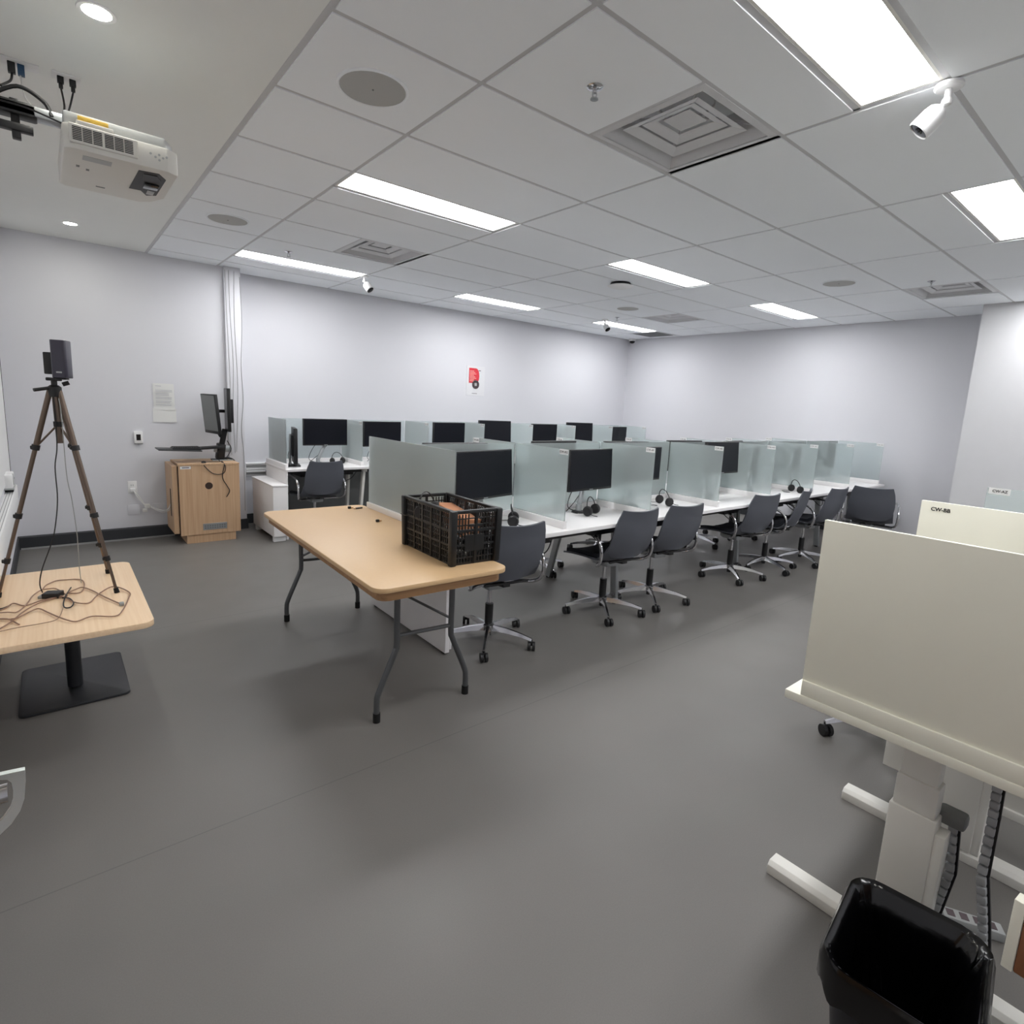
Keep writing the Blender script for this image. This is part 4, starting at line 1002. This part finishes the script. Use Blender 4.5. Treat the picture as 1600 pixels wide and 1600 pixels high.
# poster
t = thing('wall_sign', 'small white sign with red shape and grey disc on back wall', 'sign', (4.80, YA2, 1.80))
B(mat('sign_white', (220, 220, 223), .6)).box(-.16, .16, -.004, 0, -.21, .21, .001).build('board', t, 0)
dpoly = [(-.12, .18), (.0, .18)] + [(.0+.06*math.sin(a), .07+.11*math.cos(a)) for a in [PI*k/8 for k in range(1, 8)]] + [(-.02, -.03), (-.12, -.03)]
mt = Matrix.Translation((0, -.006, 0)) @ RX90
q = B(M_RED).prism(dpoly, 0, .0015, mt); q.build('red_shape', t, 0)
q = B(M_PINK)
for i in range(8): q.box(-.108, -.035+.02*((i*7) % 3), -.0082, -.0076, .135-i*.020, .142-i*.020)
q.build('text_lines', t, 0)
B(M_GREYD).lathe([(.001, -.001), (.062, -.001), (.062, .001), (.001, .001)], c=(.0, -.0075, -.05), n=28, mt=Matrix.Rotation(PI/2, 3, 'X')).m(M_LGREY).lathe([(.040, -.0015), (.050, -.0015), (.050, .0), (.040, .0), (.040, -.0015)], c=(0, -.0085, -.05), n=28, mt=Matrix.Rotation(PI/2, 3, 'X')).box(-.018, .018, -.0098, -.0085, -.07, -.03).build('grey_disc', t, 0)
B(M_GREYD).box(.045, .085, -.0075, -.0066, .145, .155).box(-.06, .03, -.0075, -.0066, -.18, -.174).build('small_print', t, 0)

# ------------------------------------------------------------------ near right sit-stand desks
ZN = .715
def sitstand(x0, x1, lab, panel_top, txt=None, glass=False, modesty=None):
    t = thing('sit_stand_desk', lab, 'desk', (0, 0, 0), group='sit-stand desks at right')
    B(M_WPANEL).box(x0, x1, -.06, .655, ZN-.026, ZN, .003).build('worktop', t)
    for cx, lx in ((x0+.17, 0), (x1-.12, 0))[(1 if modesty else 0):]:
        B(M_WMET).prism([(-.035, 0), (.035, 0), (.035, .032), (.022, .045), (-.022, .045), (-.035, .032)], -.35, .35, Matrix.Translation((cx, .34, 0)) @ RX90, bev=.002).build('foot', t)
        c_ = B(M_WMET).box(cx-.035, cx+.03, .285, .395, .04, .455, .004).box(cx-.031, cx+.026, .291, .389, .455, .545, .004).box(cx-.026, cx+.022, .297, .383, .545, ZN-.028, .004).box(cx-.030, cx+.026, .262, .286, .04, .42, .003)
        c_.build('lifting_column', t)
        B(M_WMET).box(cx-.03, cx+.03, .02, .60, ZN-.055, ZN-.027, .003).build('crossbeam', t)
    if modesty:
        B(M_WMET).box(modesty, modesty+.02, -.05, .60, .17, ZN-.027, .002).box(modesty-.03, modesty, .52, .60, .16, ZN-.2, .002).box(modesty-.012, modesty+.02, -.05, .60, .16, .19, .002).build('modesty_panel', t)
    return t
def wdiv(x, lab, ztop, txt, y0=-.05, y1=.615):
    t = thing('panel_divider', lab, 'divider', (x, 0, ZN), group='white divider panels at right')
    B(M_WPANEL).box(.006, .020, y0, y1, .04, ztop-ZN, .0015).build('panel', t)
    B(M_WPANEL).box(0, .032, y0, y1-.002, 0, .045, .002).build('base_rail', t)
    if txt: text_mesh(txt, .0185, M_TXT, t, face_negx((.0052, y1-.062, ztop-ZN-.028)), bold=.0005)
    return t
sitstand(1.612, 2.515, 'white sit-stand desk nearest the camera at lower right', None)
sitstand(2.52, 3.43, 'white sit-stand desk behind the nearest one at right', None, modesty=2.50)
sitstand(3.435, 4.34, 'white sit-stand desk third from the camera at right', None)
wdiv(1.614, 'large plain off-white divider panel on the nearest right desk', 1.226, None)
wdiv(2.524, 'off-white divider panel lettered CW-BB on second right desk', 1.214, 'CW-BB', y1=.632)
t = thing('glass_divider', 'frosted glass divider with CW-AZ label behind the white panels', 'divider', (3.445, 0, ZN))
B(M_FROST).box(0, .008, -.05, .612, .04, .50, .0012, seg=1).build('glass', t)
B(M_WHITE).box(-.01, .018, -.05, .612, 0, .045, .002).build('base_rail', t)
l_ = B(M_PAPER).box(-.0015, -.0002, .525, .605, .470, .50).build('name_label', t, 0)
text_mesh('CW-AZ', .0165, M_TXT, l_, face_negx((-.0022, .563, .485)), bold=.0004)
t = monitor_base('black monitor seen from behind over the nearest divider panel', (2.26, .12), D(180-10), .50, .29, 1.055, 0, hi=ZN, style='arm')
# cable spines of nearest desk
def spine(pts, lab):
    q = B(M_CHAIN)
    P = [V(p) for p in pts]; segs = []
    for a, b in zip(P, P[1:]):
        n_ = max(1, int((b-a).length/.022))
        for i in range(n_): segs.append((lerp(a, b, i/n_), lerp(a, b, (i+.82)/n_)))
    for a, b in segs: q.bar(a, b, .036, .020, up=(0, 1, 0), bev=.003)
    q.m(M_BLACK)
    for a, b in zip(P, P[1:]): q.bar(a+V((0, -.012, 0)), b+V((0, -.012, 0)), .010, .006, up=(0, 1, 0))
    tag(q.build('cable_spine'), lab, 'cable spine', 'grey cable spines')
spine([(1.83, .285, .45), (1.83, .262, .43), (1.82, .250, .30), (1.80, .262, .18), (1.80, .275, .06), (1.80, .27, .0)], 'grey segmented cable spine close to the lifting column')
spine([(1.83, .195, .69), (1.83, .19, .50), (1.80, .185, .35), (1.81, .165, .22), (1.82, .15, .10), (1.82, .15, .0)], 'grey segmented cable spine farther right, hanging from the worktop')
tag(B(M_MGREY).box(1.80, 1.85, .235, .30, .43, .47, .010).build('control_box'), 'dark grey control box clipped on the lifting column', 'control box')
t = thing('power_strip', 'pale power strip lying on floor behind the black bin', 'power strip', (2.07, .19, 0), D(-62))
B(M_LGREY).box(-.10, .05, -.022, .022, 0, .03, .004).build('body', t)
q = B(M_GREYD)
for i in range(4): q.box(-.09+i*.034, -.07+i*.034, -.013, .013, .03, .0312)
q.build('sockets', t, 0)
tag(B(M_CABB).tube([(2.14, .02, .012), (2.10, .08, .006), (2.06, .10, .012), (1.97, -.08, .006), (1.9, -.3, .006)], .005).build('cord'), 'black cord on floor under the nearest right desk', 'cord')

# ------------------------------------------------------------------ waste bin
t = thing('waste_bin', 'black rectangular waste bin with glossy liner at lower right', 'bin', (1.338, .225, 0), D(7))
HB = .39
def rr3(hx, hy, r, z, n=6): return [(x, y, z) for x, y in rrect(-hx, hx, -hy, hy, r, n)]
q = B(M_BIN)
lv = [(x, y-.075, r, z) for x, y, r, z in [(.115, .155, .04, 0), (.150, .195, .05, HB-.03), (.158, .205, .055, HB-.028), (.162, .209, .058, HB-.008), (.158, .205, .055, HB), (.150, .197, .05, HB-.002), (.146, .193, .05, HB-.03), (.111, .151, .04, .006)]]
R_ = [q.ring(rr3(*l)) for l in lv]; q.loft(R_); q.build('body', t, 40)
q = B(M_LINER); rnd = random.Random(5)
def lring(hx, hy, r, z, am, wz=.15):
    hy -= .075; r = min(r, hx*.6, hy*.6)
    P = rrect(-hx, hx, -hy, hy, r, 10); n_ = len(P)
    return q.ring([(x*(1+am*math.sin(i*2.3+z*40)), y*(1+am*math.sin(i*1.7+z*60)), z+am*wz*(math.sin(i*3.1) if wz < 1 else math.sin(i*.55)+.5*math.sin(i*1.3))) for i, (x, y) in enumerate(P)])
R_ = [lring(.165, .212, .058, HB-.07, .008, 1.6), lring(.167, .214, .06, HB-.012, .004), lring(.161, .208, .058, HB+.005, .003), lring(.147, .194, .05, HB-.004, .008), lring(.135, .182, .05, HB-.06, .05, .3), lring(.125, .170, .05, HB-.14, .10, .3), lring(.12, .16, .05, HB-.24, .08), lring(.08, .11, .04, HB-.31, .12)]
q.loft(R_[:], cap=False); q.b.faces.new(R_[-1]); q.build('liner', t, 70)

# small box shelf at lower right, just inside the frame
t = thing('wooden_box', 'cream and brown wooden box at the right frame edge above the bin', 'box', (1.318, -.03, .40), D(-6))
B(M_WPANEL).box(0, .03, .101, .118, .09, .235, .002).build('cream_panel', t)
B(mat('brown_wood_side', (136, 90, 62), .5)).box(.002, .16, -.25, .1005, .092, .233, .003).box(.01, .14, -.25, .055, .05, .092, .003).build('brown_panel', t)
tag(B(M_MGREY).box(1.36, 1.62, -.60, -.01, 0, .449, .006).build('side_cabinet'), 'dark grey low cabinet under the wooden box, behind the bin', 'cabinet')

# ------------------------------------------------------------------ door beside the camera with lever handle
t = thing('door_leaf', 'wooden door standing ajar at the left, only its chrome handle in view', 'door', (0, 0, 0))
LX = Matrix.Translation((XL+.01, .10, 0)) @ Matrix.Rotation(D(-12.2), 4, 'Z')
B(M_DOORW).box(-.042, 0, 0, .86, .01, 2.08, .002, xf=LX).build('leaf', t, 0)
hy = .86
B(M_CHROME).lathe([(.001, 0), (.026, 0), (.026, .008), (.001, .008)], c=(-.135, hy, .9935), n=24, mt=Matrix.Rotation(PI/2, 3, 'Y')).cyl((-.135, hy, .9935), (-.072, hy, .9935), .0115, n=18).build('spindle', t)
outer = [(-.128, 1.020), (-.105, 1.022), (-.089, 1.0223), (-.0776, 1.0210), (-.066, 1.0200), (-.0547, 1.0188), (-.0552, 1.0004), (-.0575, .9809), (-.0625, .966), (-.0718, .9520), (-.083, .9425), (-.100, .936), (-.128, .932)]
inner = [(-.128, 1.0110), (-.105, 1.0140), (-.0895, 1.0148), (-.078, 1.0143), (-.0715, 1.0121), (-.0680, 1.0065), (-.0672, .9954), (-.0682, .9828), (-.0715, .9727), (-.0790, .9622), (-.0880, .9546), (-.102, .948), (-.128, .944)]
q = B(mat('satin_handle', (215, 222, 224), .38, .85))
A1 = q.ring([(x, hy-.004, z) for x, z in outer]); A2 = q.ring([(x, hy-.003, z) for x, z in inner])
B1 = q.ring([(x, hy+.004, z) for x, z in outer]); B2 = q.ring([(x, hy+.003, z) for x, z in inner])
q.loft([A1, B1, B2, A2, A1], cap=False, closed=False)
q.build('handle', t, 40)
